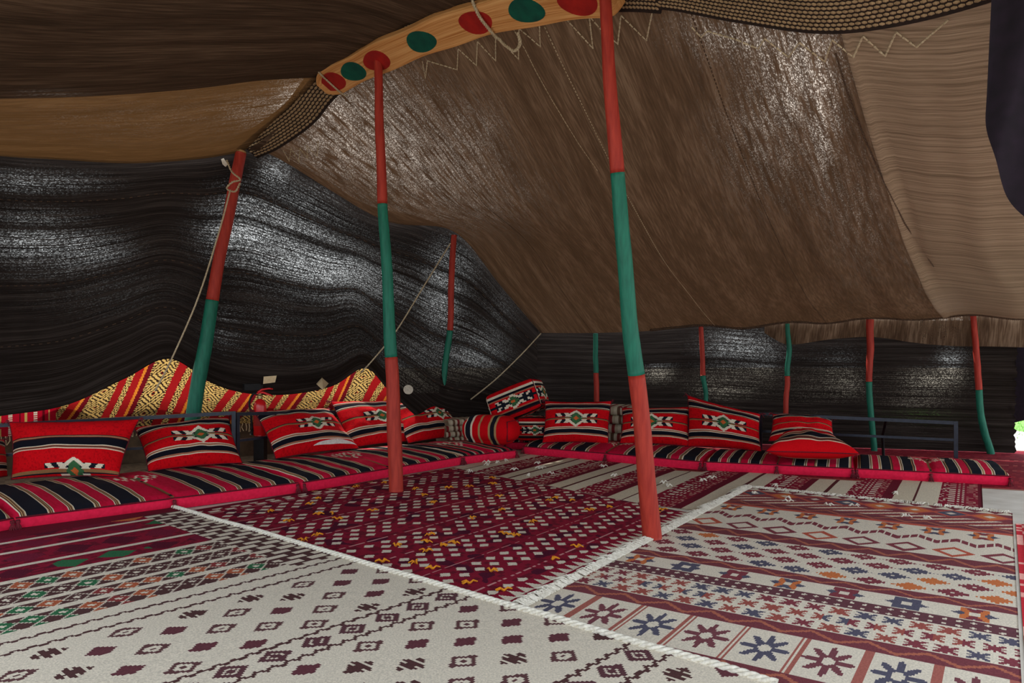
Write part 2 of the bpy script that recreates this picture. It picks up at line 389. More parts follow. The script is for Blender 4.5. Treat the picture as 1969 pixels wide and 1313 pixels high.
# ------------------------------------------------------------------ black end wall (left) with lifted, scalloped hem
WN, WM = 320, 80
top_l = crom(cA[::-1] + [GAB[k] for k in (6, 18, 30, 45, 60, 75, NT - 1)], 900)
top_x = np.array([pix(p)[0] for p in top_l])
hem = [(-1500, 980, 3.7), (-700, 880, 4.7), (-300, 838, 5.4), (0, 800, 6.2), (130, 778, 6.55), (240, 728, 6.85), (326, 690, 7.05), (410, 738, 7.3), (480, 757, 7.45), (560, 758, 7.65), (640, 742, 7.85), (702, 708, 8.0), (745, 748, 8.15), (800, 800, 8.35), (870, 850, 8.75), (960, 845, 9.2), (1040, 840, 9.7)]
hem_l = np.array([list(P(*q)) for q in hem]); hem_x = np.array([q[0] for q in hem], float)
hx = np.linspace(-700, 1040, 700)
hsm = crom(hem_l, 900); hsx = np.array([pix(p)[0] for p in hsm])
wall = np.zeros((WN, WM, 3)); wx = np.linspace(-1480, 1040, WN)
wt = np.linspace(0, 1, WM)
wn_ = np.array((-0.68, 0.73, 0))
for i, x in enumerate(wx):
    a0 = interp_curve(top_l, top_x, x) + np.array((-.03, .03, .13)); b0 = interp_curve(hsm, hsx, x)
    wall[i] = a0 + (b0 - a0) * wt[:, None] + wn_ * (0.22 * np.sin(np.pi * wt) * (0.6 + .4 * math.sin(x * .011)))[:, None]
    for j in range(WM):
        wall[i, j] += wn_ * (.05 * nz((x * .006, wt[j] * 3, 0), 1.2) + .015 * nz((x * .03, wt[j] * 9, 2), 1)) * math.sin(math.pi * min(1, wt[j] * 1.0 + .02))
WB = [(60, 460, 90, 50, .42), (180, 480, 70, 40, .28), (120, 350, 90, 20, .22), (30, 350, 60, 25, .22), (540, 440, 110, 50, .55), (460, 430, 60, 60, .5), (640, 520, 100, 45, .55), (560, 510, 90, 30, .3), (530, 330, 30, 24, .5), (590, 370, 60, 30, .16),
      (850, 570, 40, 70, .45), (920, 680, 50, 40, .32), (880, 500, 60, 50, .18), (960, 600, 40, 50, .13), (800, 700, 70, 60, .14), (640, 650, 160, 60, .05), (520, 620, 60, 50, .07), (200, 560, 150, 60, .06), (720, 560, 80, 40, .2), (430, 630, 40, 40, .16)]
def bands(V, vs, th):
    n, m = V.shape[:2]; th = th.reshape(n, m)
    for c in vs: th *= (1 - .85 * np.exp(-((np.linspace(0, 1, m) - c) / .018) ** 2))[None, :]
    return th.ravel()
wl = empty('wall_left', (-2, 7.5, 0)); tag(wl, 'black goat hair end wall with scalloped hem', 'tent wall', kind='structure')
mesh('wall_cloth', wall.reshape(-1, 3), grid_faces(WN, WM), M['black'], wl, uv=uvof(wall), thin=1.5 * bands(wall, (.2, .3, .52, .74), thin_of(wall, WB, .003)) ** 1.5)
WALL_BVH = BVHTree.FromPolygons([Vector(v) for v in wall.reshape(-1, 3)], [list(map(int, q)) for q in grid_faces(WN, WM)])
for c in (.2, .52, .74):
    j = int(c * WM); pts = wall[:, j] + nf * .004
    a = Acc()
    for i in range(0, WN - 1, 2): a.tube([pts[i], pts[i] + (pts[i + 1] - pts[i]) * .8], .004, 4)
    a.obj('seam_stitches', M['darkrope'], wl)['kind'] = 'stuff'

def hit(bvh, px, py, back=0.012):
    o = Vector((0, 0, H)); d = (P(px, py, 5) - o).normalized()
    r = bvh.ray_cast(o, d, 40)
    if r[0] is None: return P(px, py, 5)
    return r[0] - d * back

# ------------------------------------------------------------------ black back wall
bt = [(1030, 636, 9.72), (1100, 638, 9.75), (1200, 640, 9.62), (1350, 630, 9.15), (1430, 634, 9.0), (1515, 640, 8.85), (1670, 640, 8.55), (1870, 640, 8.25), (1956, 640, 8.11)]
bwt = crom([P(*q) for q in bt], 200)
NB, MB_ = 200, 60
bw = np.zeros((NB, MB_, 3))
for i in range(NB):
    a0 = bwt[i] + np.array((0, 0, .14)); b0 = np.array((a0[0], a0[1] + .03, 0.005))
    for j, t in enumerate(np.linspace(0, 1, MB_)):
        p = a0 + (b0 - a0) * t
        p[1] += .05 * nz((p[0], p[2], 0), 1.3) * math.sin(math.pi * t) + .01 * math.sin(i * .35) * t
        bw[i, j] = p
edge = (bw[:, :, 0] > bw[-1, 0, 0] - .12)
bw[-1, :, 0] += rng.normal(0, .012, MB_); bw[-2, :, 0] += rng.normal(0, .012, MB_)
BB = [(1265, 715, 28, 16, .4), (1420, 665, 60, 30, .42), (1395, 740, 60, 30, .24), (1470, 700, 30, 30, .2), (1620, 715, 40, 40, .14), (1640, 745, 30, 20, .12), (1790, 730, 55, 22, .36), (1830, 700, 25, 26, .4), (1770, 780, 60, 30, .16), (1560, 740, 60, 50, .05)]
wb = empty('wall_back', (3, 9, 0)); tag(wb, 'black goat hair back wall behind the right seats', 'tent wall', kind='structure')
mesh('wall_cloth', bw.reshape(-1, 3), grid_faces(NB, MB_), M['black'], wb, uv=uvof(bw), thin=1.7 * bands(bw, (.34, .68), thin_of(bw, BB, .012)) ** 1.5)
# dark side curtains on the right
def sheet(name, tops, bots, m, parent, n=60, k=24, pleat=.0, cyc=9):
    A_, B_ = crom([P(*q) for q in tops], n), crom([P(*q) for q in bots], n)
    V = np.stack([A_ + (B_ - A_) * t for t in np.linspace(0, 1, k)], 1)
    V[:, :, 1] += (pleat * np.sin(np.linspace(0, cyc * 2 * np.pi, n)))[:, None]
    return mesh(name, V.reshape(-1, 3), grid_faces(n, k), m, parent)
wr_ = empty('wall_right', (3, 4, 0)); tag(wr_, 'dark curtains at the open right side', 'tent wall', kind='structure')
sheet('side_curtain', [(1912, -120, 2.75), (1960, -135, 2.72), (2080, -170, 2.6), (2500, -330, 2.3), (3100, -560, 2.1)], [(1897, 190, 2.75), (1925, 350, 2.72), (2090, 520, 2.6), (2520, 760, 2.3), (3200, 1100, 2.0)], M['flap'], wr_, n=140, pleat=.018, cyc=7)
sheet('side_curtain', [(1935, 640, 8.3), (2000, 640, 8.15), (2120, 640, 7.7)], [(1940, 818, 8.3), (2000, 796, 8.15), (2120, 735, 7.7)], M['flap'], wr_, pleat=.03, cyc=3)

# ------------------------------------------------------------------ patterned hanging and liner behind the left wall
RED, DRED, GOLD, BLK, WHT, TAN = lin(150, 24, 26), lin(104, 16, 26), lin(204, 166, 96), lin(40, 26, 22), lin(228, 216, 192), lin(176, 142, 98)
def hang_pat(x, y):
    x -= HX0
    """x metres along, y metres down"""
    q = (x + .35 * y) % .52
    if x < 1.15:
        c = lin(186, 16, 40); r = (x * 5.2) % 1
        if r < .16 and (y * 22) % 1 < .62: c = WHT
        elif .42 < r < .5: c = DRED
        elif .66 < r < .74 and int(y * 9) % 3: c = GOLD
        return c
    if q < .22:
        fx, fy = (q / .22), (y / .22) % 1
        m = abs(fx - .5) + abs(fy - .5)
        if q < .018 or q > .202: return BLK if (y * 40) % 1 < .5 else GOLD
        return BLK if (m * 5.2) % 1 < .42 else (GOLD if m > .1 else RED)
    if q < .30: return RED
    if q < .36:
        return BLK if (abs(((q - .30) / .06) - .5) + abs((y / .06) % 1 - .5)) % .5 < .2 else GOLD
    if q < .44: return RED
    if q < .47: return lin(206, 120, 40)
    return DRED
hp = [(-900, 4.6), (-200, 6.1), (60, 6.75), (200, 7.2), (326, 7.5), (420, 7.75), (560, 8.1), (702, 8.45), (790, 8.75)]
cur = crom([(P(x, 680, d)[0], d, 0) for x, d in hp], 640)
Lh = np.concatenate([[0], np.cumsum(np.linalg.norm(np.diff(cur, axis=0), axis=1))])
ny = 90; yy = np.linspace(0, .95, ny)
V = np.zeros((640, ny, 3))
for i in range(640):
    fold = .025 * math.sin(Lh[i] * 9) + .03 * nz((Lh[i], 0, 0), 1.4)
    V[i, :, :2] = cur[i, :2] + wn_[:2] * fold; zt = float(np.interp(pix((cur[i][0], cur[i][1], H))[0], hsx, hsm[:, 2])) + .16; V[i, :, 2] = zt - (zt - .36) * yy / .95
fc = grid_faces(640, ny); ci = [(i, j) for i in range(639) for j in range(ny - 1)]
HX0 = float(np.interp(-200, [pix((c[0], c[1], H))[0] for c in cur], Lh))
cols = [hang_pat(Lh[i], yy[j]) for i, j in ci]
hg = mesh('wall_hanging', V.reshape(-1, 3), fc, M['hangweave'], cols=cols, origin=(cur[300][0], cur[300][1], .4))
tag(hg, 'red and gold patterned textile hung behind the scalloped black wall hem', 'wall hanging')
a = Acc()
for i in range(4, 636, 3):
    p = V[i, -1]; a.tube([p, p + np.array((rng.normal(0, .008), 0, -.04)), p + np.array((rng.normal(0, .014), .004, -.075 - .02 * rng.random()))], .004, 4)
a.obj('fringe', M['paper'], hg)['kind'] = 'stuff'
V2 = np.zeros((160, 20, 3)); c2 = crom([(P(x, 680, d)[0], d + .1, 0) for x, d in hp] + [(.2, 9.75, 0)], 160)
for i in range(160):
    V2[i, :, :2] = c2[i, :2] + wn_[:2] * .03 * math.sin(i * .4); V2[i, :, 2] = np.linspace(.62, .0, 20)
mesh('liner_cloth', V2.reshape(-1, 3), grid_faces(160, 20), M['liner'], wl)

# ------------------------------------------------------------------ ridge beam with painted dots, woven strap
def beam():
    i0, i1 = ridge_at(622), ridge_at(1190)
    root = empty('ridge_beam', ridge[(i0 + i1) // 2]); tag(root, 'curved pine ridge board painted with red and green dots', 'beam')
    V = []; ids = np.linspace(i0, i1, 90)
    for q, idx in enumerate(ids):
        i = int(idx); fr = idx - i; p = ridge[i] + (ridge[min(i + 1, len(ridge) - 1)] - ridge[i]) * fr
        t, n, wd = frame(i, ridge); p = p - n * -0.0
        e = min(q, 89 - q); hw = .125 * (1 - .55 * max(0, 1 - e / 5) ** 2.5) * (1 + .05 * math.sin(q * .3)); th = .028
        for (x, y) in ((-1, -.6), (-.96, -1), (.96, -1), (1, -.6), (1, 1), (-1, 1)):
            V.append(p + wd * hw * x - n * th * y)
    f = [list(x) for x in grid_faces(90, 6, True)] + [list(range(6)), [89 * 6 + k for k in range(6)][::-1]]
    mesh('board', V, f, M['wood'], root, smooth=False, uv=[(q * .035, (0, .01, .25, .26, .3, .55)[k]) for q in range(90) for k in range(6)])
    for px, col in ((645, 'r'), (683, 'g'), (727, 'r'), (813, 'g'), (918, 'r'), (1015, 'g'), (1118, 'r')):
        i = ridge_at(px); t, n, wd = frame(i, ridge); V = []; nn = 28
        for q in range(nn):
            an = 2 * math.pi * q / nn; rr = .095 * (1 + .04 * math.sin(3 * an + px)); V.append(ridge[i] + n * .0285 + t * rr * 1.6 * math.cos(an) + wd * rr * .95 * math.sin(an))
        V += [v + n * .003 for v in V]
        # follow the curve of the board
        f = [list(range(nn, 2 * nn)), list(range(nn))[::-1]] + [[q, (q + 1) % nn, nn + (q + 1) % nn, nn + q] for q in range(nn)]
        mesh('painted_dot', V, f, M['dotred' if col == 'r' else 'dotgreen'], root, smooth=False)
    return root
beam()
def strap():
    root = empty('woven_strap', ridge[40]); tag(root, 'tan and black woven strap running under the roof over the ridge board', 'strap')
    cv = crom(ridge[:ridge_at(2200)], 420)
    V = []; hw = .15
    for i in range(420):
        t, n, wd = frame(i, cv); p = cv[i] - n * .055 
        g = hw * (1 if cv[i][1] > 4.0 else .8)
        for (x, y) in ((-1, -.005), (1, -.005), (1, .005), (-1, .005)): V.append(p + wd * g * x - n * y)
    f = [list(x) for x in grid_faces(420, 4, True)] + [[0, 1, 2, 3], [419 * 4 + k for k in (3, 2, 1, 0)]]
    mesh('band', V, f, M['strapbase'], root, smooth=False)
    L = np.concatenate([[0], np.cumsum(np.linalg.norm(np.diff(cv, axis=0), axis=1))])
    a = Acc(); rows = 9; sc_ = .02
    while sc_ < L[-1] - .06:
        i = min(int(np.searchsorted(L, sc_)), 418); t, n, wd = frame(i, cv)
        step = .028 if cv[i][1] < 5.0 else (.052 if cv[i][1] > 6.3 else .036)
        s = sc_; sc_ += step
        p = cv[i - 1] + (cv[i] - cv[i - 1]) * ((s - L[i - 1]) / max(1e-6, L[i] - L[i - 1])) - n * .055
        g = hw * (1 if cv[i][1] > 4.0 else .8) * .86
        for r in range(rows):
            c = p + wd * (-g + 2 * g * (r + .5) / rows) + n * .006 + t * (step * .5 if r % 2 else 0); du = wd * g / rows * .82; dv = t * step * .44
            a.add([c - dv - du * .5, c - dv + du * .5, c + du, c + dv + du * .5, c + dv - du * .5, c - du, c + n * .007], [[0, 1, 6], [1, 2, 6], [2, 3, 6], [3, 4, 6], [4, 5, 6], [5, 0, 6]])
    a.obj('yarn_loops', M['strapyarn'], root)['kind'] = 'stuff'
strap()

# ------------------------------------------------------------------ poles
def pole(label, pts, d0, d1, cuts, base_z=0.0, cap=False):
    """pts: (px, py, width px) from top to base; d0 depth at top, d1 at base; cuts: [(py_end, 'red'|'green'), ...] from the top"""
    y0, y1 = pts[0][1], pts[-1][1]
    P3 = []
    for (px, py, wd) in pts:
        d = d0 + (d1 - d0) * (py - y0) / (y1 - y0); P3.append(list(P(px, py, d)) + [wd * d / F / 2])
    cv = crom(P3, 120)
    seed = pts[0][0]
    for k in range(120):
        cv[k, 0] += .008 * nz((seed, k * .06, 0), 1); cv[k, 1] += .008 * nz((seed, 0, k * .06), 1); cv[k, 3] *= 1 + .05 * nz((seed, k * .15, 4), 1)
    root = empty('tent_pole', (cv[-1, 0], cv[-1, 1], cv[-1, 2])); tag(root, label, 'pole', 'painted tent poles')
    ys = np.array([pix(c)[1] for c in cv]); prev = 0
    for n, (ye, col) in enumerate(cuts):
        k = 119 if n == len(cuts) - 1 else int(np.argmin(np.abs(ys - ye)))
        v, f = tube_vf(cv[prev:k + 1, :3], cv[prev:k + 1, 3], 12); v = np.array(v)
        for q in range(len(v)): v[q, :2] += .10 * (v[q, :2] - cv[prev + q // 12, :2]) * nz((q % 12 * 1.7, seed, (prev + q // 12) * .02), 1)
        mesh('painted_section', v, f, M[col], root)['label'] = col + ' painted length'
        prev = k
    if cap:
        c = cv[0]; a = Acc(); a.tube([c[:3], c[:3] + (cv[0, :3] - cv[3, :3]) * .25], c[3] * .96, 12); a.obj('cut_end', M['cutwood'], root)
    return root
pole('thick front pole painted red green red, standing on the rug fringe', [(1160, -70, 22), (1171, 130, 25), (1187, 330, 28), (1206, 560, 31), (1224, 720, 33), (1240, 880, 34), (1254, 1036, 38)], 4.02, 4.36, [(328, 'red'), (716, 'green'), (2000, 'red')])
pole('red green red pole standing at the edge of the left seats under the ridge board', [(727, 112, 16), (730, 250, 18), (737, 400, 20), (746, 560, 22), (753, 700, 25), (758, 840, 28), (762, 946, 28)], 5.88, 5.88, [(390, 'red'), (690, 'green'), (2000, 'red')])
pole('slanting red over green pole at the end of the strap beside the black wall', [(463, 294, 20), (446, 380, 21), (418, 520, 22), (402, 620, 24), (382, 730, 27), (366, 830, 28), (352, 896, 28)], 7.2, 6.98, [(577, 'red'), (2000, 'green')], cap=True)
pole('thin red over green pole behind the cushions near the back corner', [(873, 452, 11), (868, 540, 12), (866, 630, 12), (856, 700, 12), (850, 770, 13), (853, 830, 13), (852, 857, 13)], 8.92, 8.85, [(637, 'red'), (2000, 'green')])
pole('thin green over red pole in the dark back corner', [(1145, 641, 9), (1146, 720, 10), (1148, 790, 10), (1147, 846, 10)], 9.42, 9.42, [(716, 'green'), (2000, 'red')])
pole('thin red over green pole behind the upright peaked cushion', [(1348, 628, 9), (1351, 690, 9), (1352, 725, 10), (1358, 765, 9), (1354, 810, 10), (1354, 856, 10)], 8.93, 8.93, [(722, 'red'), (2000, 'green')])
pole('thin green over red pole behind the left end of the right railing', [(1514, 622, 8), (1517, 670, 10), (1514, 720, 10), (1511, 790, 10), (1512, 840, 10), (1512, 862, 10)], 8.62, 8.62, [(722, 'green'), (2000, 'red')])
pole('red over green pole behind the middle of the right railing', [(1673, 614, 14), (1673, 680, 13), (1671, 735, 11), (1675, 800, 11), (1680, 850, 11), (1681, 868, 12)], 8.36, 8.36, [(734, 'red'), (2000, 'green')])
pole('bent red over green pole nearest the right end of the back wall', [(1871, 606, 10), (1876, 660, 11), (1882, 745, 12), (1885, 790, 12), (1894, 835, 13), (1906, 873, 13)], 8.06, 8.1, [(748, 'red'), (2000, 'green')])

# ------------------------------------------------------------------ ropes and cords
def twist(name, pts, r, m, label, cat='rope', turns=60, n=220):
    cv = crom(pts, n); a = Acc()
    t = np.gradient(cv, axis=0); t /= np.linalg.norm(t, axis=1)[:, None]
    u = np.cross(t, (0, 0, 1.0)); u /= np.linalg.norm(u, axis=1)[:, None] + 1e-9; b = np.cross(t, u)
    for ph in (0, math.pi):
        an = np.linspace(0, turns * 2 * math.pi, n) + ph
        a.tube(cv + (np.cos(an)[:, None] * u + np.sin(an)[:, None] * b) * r * .55, r * .6, 5)
    return tag(a.obj(name, m, smooth=True, origin=cv[0]), label, cat)
tag(tube('guy_rope', crom([P(443, 365, 7.05), P(420, 450, 6.98), P(380, 575, 6.9), P(330, 690, 6.85), P(298, 752, 6.8)], 40), .008, M['rope'], origin=P(298, 752, 6.8)), 'pale rope running from the slanting left pole down to the wall hanging', 'rope')
tag(tube('guy_rope', crom([P(866, 468, 8.8), P(815, 550, 8.5), P(762, 636, 8.2), P(715, 694, 7.95), P(694, 716, 7.85)], 40), .008, M['rope'], origin=P(694, 716, 7.85)), 'pale rope slanting down behind the second pole from the thin corner pole', 'rope')
tag(tube('guy_rope', crom([P(1040, 641, 9.3), P(1000, 684, 9.15), P(950, 732, 9.0), P(905, 768, 8.9)], 40), .008, M['rope'], origin=P(905, 768, 8.9)), 'pale rope slanting from the roof corner down behind the box cushion', 'rope')
er = []
for e, e2 in zip(eave_k[2:], eave_k[3:]): er.append(P(e[0], e[1] - 1, e[2] - .05))
twist('eave_rope', er, .016, M['darkrope'], 'twisted brown rope along the back edge of the roof', turns=130, n=500)
def lace(name, px, label, m='rope', r=1.0):
    pts = [hit(ROOF_BVH, x, y, .02) for x, y in px]; a = Acc()
    for p, q in zip(pts, pts[1:]):
        n = max(2, int((q - p).length / .035)); a_ = [p + (q - p) * (i / n) for i in range(n + 1)]
        for i in range(n):                                # twisted cord: short plies
            a.tube([a_[i], a_[i] + (a_[i + 1] - a_[i]) * .8], [.0055 * r, .0035 * r], 5)
    tag(a.obj(name, M[m], origin=pts[0]), label, 'cord')
lace('lacing_cord', [(545, 290), (556, 310), (560, 285), (575, 312), (577, 285), (592, 305), (590, 280), (610, 300), (612, 270)], 'zigzag lacing cord under the strap beside the slanting pole')
lace('lacing_cord', [(812, 117), (818, 150), (822, 117), (879, 134), (881, 94), (916, 126), (918, 80), (953, 117), (953, 67), (997, 114), (998, 55), (1022, 75), (1039, 90), (1037, 46), (1060, 38), (1088, 36), (1140, 93), (1133, 31), (1153, 54), (1188, 85), (1194, 30), (1243, 78), (1254, 24)], 'zigzag lacing cord below the ridge board')
lace('lacing_cord', [(1330, 52), (1348, 72), (1360, 60), (1415, 76), (1458, 94), (1470, 74), (1516, 110), (1537, 82), (1586, 119), (1600, 77), (1641, 110), (1659, 70), (1702, 108), (1723, 62), (1762, 91), (1826, 36)], 'zigzag lacing cord below the sagging strap on the right')
lace('stitch_cord', [(985, 52), (1010, 96), (1032, 140), (1060, 190), (1090, 240), (1115, 280), (1150, 330)], 'straight row of pale stitches running down the roof from the ridge board', r=.6)
lace('stitch_cord', [(1795, 512), (1740, 430), (1700, 350), (1662, 265), (1630, 180), (1606, 100)], 'stitched seam cord along the edge of the pale roof cloth', m='darkrope')
i = ridge_at(935); t, n, wd = frame(i, ridge); p = ridge[i]
loop = [p - wd * .15 + n * .02, p - wd * .05 + n * .05, p + wd * .05 + n * .05, p + wd * .13 + n * .045, p + wd * .17 + n * .03, p + wd * .2 + n * .06 + t * .05, p + wd * .24 + n * .08 + t * .12 , p + wd * .2 + n * .07 + t * .2, p + wd * .14 + n * .045 + t * .21]
if pix(loop[3])[1] < pix(p)[1]: loop = [p + (q - p) - 2 * wd * float(np.dot(q - p, wd)) for q in loop]
twist('tie_rope', loop, .011, M['rope'], 'pale rope tied round the ridge board with a hanging loop', turns=20, n=120)
i = ridge_at(640); t, n, wd = frame(i, ridge); p = ridge[i]
twist('tie_rope', [p - wd * .17 + n * .01, p - wd * .13 + n * .04, p + n * .045, p + wd * .13 + n * .04, p + wd * .17 + n * .01, p + wd * .22 - t * .01], .008, M['rope'], 'thin rope tied round the left tip of the ridge board', turns=14, n=90)
twist('tie_rope', [P(436, 308, 7.05), P(446, 330, 6.98), P(462, 345, 6.95), P(447, 350, 6.97), P(436, 362, 7.0), P(452, 368, 6.95), P(462, 352, 6.96)], .009, M['rope'], 'knotted rope round the top of the slanting left pole', turns=12, n=90)

# ------------------------------------------------------------------ rugs
def rug(name, label, A, B, Cc, D, na, nb, pat, z=.006, amp=.004, m='rugweave'):
    """corners on the floor in order A (0,0), B (a end), C (a,b), D (b end); pat(a,b,La,Lb) -> rgb, metres"""
    A, B, Cc, D = [np.array((q[0], q[1])) for q in (A, B, Cc, D)]
    La, Lb = np.linalg.norm(B - A), np.linalg.norm(D - A)
    u, v = np.linspace(0, 1, na), np.linspace(0, 1, nb)
    U, W_ = np.meshgrid(u, v, indexing='ij')
    XY = (A * ((1 - U) * (1 - W_))[..., None] + B * (U * (1 - W_))[..., None] + Cc * (U * W_)[..., None] + D * ((1 - U) * W_)[..., None])
    Z = np.full(U.shape, z)
    if amp:
        Z = Z + np.array([[max(-.003, amp * nz((XY[i, j, 0], XY[i, j, 1], 0), 2.2)) for j in range(nb)] for i in range(na)])
    V = np.concatenate([XY, Z[..., None]], -1).reshape(-1, 3)
    f = grid_faces(na, nb)[:, ::-1]
    # turned-down edges give the rug its thickness
    ring = [i * nb for i in range(na)] + [(na - 1) * nb + j for j in range(1, nb)] + [i * nb + nb - 1 for i in range(na - 2, -1, -1)] + [j for j in range(nb - 2, 0, -1)]
    low = V[ring].copy(); low[:, 2] = .0005; base = len(V)
    sk = np.array([[ring[k], ring[(k + 1) % len(ring)], base + (k + 1) % len(ring), base + k] for k in range(len(ring))])
    ac, bc = (u[:-1] + u[1:]) / 2 * La, (v[:-1] + v[1:]) / 2 * Lb
    cols = [pat(x, y, La, Lb) for x in ac for y in bc] + [lin(170, 150, 130)] * len(ring)
    o = mesh(name, np.vstack([V, low]), np.vstack([f, sk]), M[m], cols=cols, smooth=True, origin=((A[0] + Cc[0]) / 2, (A[1] + Cc[1]) / 2, 0))
    tag(o, label, 'rug'); return o
def dia(x, y, px, py): return abs((x / px) % 1 - .5) * 2 + abs((y / py) % 1 - .5) * 2   # 0 at cell centre, 2 in the corners
CRM, MAR, MAR2, BRN = lin(226, 216, 198), lin(140, 26, 52), lin(110, 24, 44), lin(86, 56, 56)
ORG, NVY, GRN = lin(206, 118, 70), lin(88, 86, 104), lin(52, 110, 74)
def h2(a, b): return (math.sin(a * 127.1 + b * 311.7) * 43758.5453) % 1

def pat_centre(a, b, La, Lb):
    e = Lb - b
    if e < .03: return CRM
    if e < .16:
        q = (a / .085) % 1; return CRM if abs(q - .5) * 2 < 1 - abs((e - .05) / .09) and .05 < e < .14 else MAR
    if b < .07:
        return lin(214, 170, 110) if dia(a, b, .14, .07) < .55 and (a * 60) % 1 > .3 and a > 1.0 else MAR2
    if .13 < b < .18 and a < 1.35: return CRM if (a / .12) % 1 < .62 else MAR
    if a > La - .02 : return CRM if a > La - .008 else MAR2
    y = (b - .2) % .36; n_ = int((b - .2) / .36)
    if y < .012: return lin(206, 150, 150) if h2(int(a * 40), n_) > .35 else MAR
    for k, yc in enumerate((.085, .165, .245)):
        if abs(y - yc) < .04:
            xo = a + (.07 if k % 2 else 0) + n_ * .05; fx = abs((xo / .14) % 1 - .5) * .14
            if fx / .042 + abs(y - yc) / .036 < 1 and h2(int(xo / .14), n_ * 3 + k) > .08: return CRM
    g = h2(int(a * 22), int(b * 30)); g2 = nz((a, b, 2), 7)
    return lin(84, 20, 46) if g2 > .28 else (MAR2 if g > .7 else MAR)
c_l, c_b, c_r, c_f = Gd(350, 986), Gd(872, 900), Gd(1338, 990), Gd(975, 1174)
cr = rug('floor_rug', 'maroon rug with rows of white diamonds in the middle of the floor', c_l, c_b, c_r, c_f, 380, 420, pat_centre, z=.007, amp=.003)
a = Acc()
for k in range(48):
    u_, v_ = rng.random() * .94 + .03, rng.random() * .92 + .04
    p = np.array(c_l) * (1 - u_) * (1 - v_) + np.array(c_b) * u_ * (1 - v_) + np.array(c_r) * u_ * v_ + np.array(c_f) * (1 - u_) * v_; p[2] = .012
    for s in range(4):
        an = rng.random() * 6.28; a.tube([p, p + np.array((math.cos(an) * .018, math.sin(an) * .018, .012)), p + np.array((math.cos(an) * .04, math.sin(an) * .04, .004))], [.006, .005, .003], 4)
a.obj('yarn_tufts', M['gold'], cr)['kind'] = 'stuff'

def pat_left(a, b, La, Lb):
    """a: away from the corded edge, b: from the seats towards the front"""
    if b < 1.78 and a < .26:
        r = int(b / .075); q = ((a + (.07 if r % 2 else 0)) / .15) % 1
        return CRM if .12 < q < .80 and (b / .075) % 1 > .34 else BRN
    if b < 1.72:
        ls = (-.14, .10, .35, .68, .95, 1.15, 1.34, 1.51, 1.68); k = 0
        while k < 7 and b > ls[k + 1]: k += 1
        y = b - ls[k]; hb = ls[k + 1] - ls[k] - .05
        if y < .05: return CRM
        y -= .05
        if k < 4:
            g = h2(int((a + k * .13) / .24), k)
            if dia(a + k * .11, y, .24, hb) < .85: return [GRN, ORG, lin(90, 22, 44), lin(120, 30, 56)][int(g * 4)]
            return MAR if h2(int(a * 30), int(b * 40)) > .3 else MAR2
        g = h2(int(a / .11), k); c = [BRN, GRN, lin(140, 60, 60), BRN, lin(180, 96, 66)][int(g * 5)]
        m_ = dia(a, y, .11, hb); return CRM if m_ < .34 else (c if m_ < .95 else (CRM if m_ < 1.12 else BRN))
    for z0 in (1.83, 1.95, 2.62, 2.78, 3.6, 3.76):
        if abs(b - z0 - .022 * (abs((a / .06) % 1 - .5) * 2 - .5)) < .010: return BRN
    for z0 in (2.62, 3.6):
        if z0 < b < z0 + .16:
            d_ = dia(a, b - z0, .17, .16); return (CRM if .28 < d_ < .4 else lin(96, 60, 66)) if d_ < .80 else CRM
    for y0, y1 in ((2.0, 2.6), (2.82, 3.55), (3.8, 4.4)):
        if y0 < b < y1:
            yb = (b - y0) / .12
            for k in (int(yb) - 1, int(yb), int(yb) + 1):
                xo = a + (.1325 if k % 2 else 0); fx = abs((xo / .265) % 1 - .5) * .265; fy = abs(b - y0 - (k + .5) * .12)
                m_ = fx / .066 + fy / .055; g = int(h2(int(xo / .265), k + y0) * 3)
                if m_ > 1.05: continue
                if g == 0 and m_ < .9: return lin(104, 58, 66)
                if g == 1 and (.62 < m_ or m_ < .22): return lin(100, 66, 68)
                if g == 2 and ((a * 60) % 1 > .3 or m_ < .5): return BRN
    return CRM
eb = np.array(c_f) - np.array(c_l); eb /= np.linalg.norm(eb); ea = np.array((-.655 * 1.0, -.755, 0)); ea = ea - eb * ea.dot(eb); ea /= np.linalg.norm(ea)
o0 = np.array(c_l) - eb * .25; lr_b = 4.6; lr_a = 3.3
def sh(f_, off_): return lambda a_, b_, x_, y_: f_(a_, b_ - off_, x_, y_) if b_ > off_ else MAR2
lr = rug('floor_rug', 'cream and maroon banded rug with a cord edge in the left foreground', o0, o0 + ea * lr_a, o0 + ea * lr_a + eb * lr_b, o0 + eb * lr_b, 300, 420, sh(pat_left, .25), z=.020, amp=.003)
n = 500; cv = np.array([o0 + eb * s for s in np.linspace(.12, 4.4, n)]); cv[:, 2] = .026
cv[:, :2] += np.array([[.018 * nz((s, 0, 0), 2.1), .018 * nz((s, 4, 0), 2.1)] for s in np.linspace(0, 4.3, n)])
a = Acc()
for ph in (0, 2.1, 4.2):
    an = np.linspace(0, 4.3 * 60, n) + ph
    a.tube(cv + np.stack([np.cos(an) * ea[0], np.cos(an) * ea[1], np.sin(an)], 1) * .008, .0085, 5)
a.obj('edge_cord', M['fringe'], lr, smooth=True)

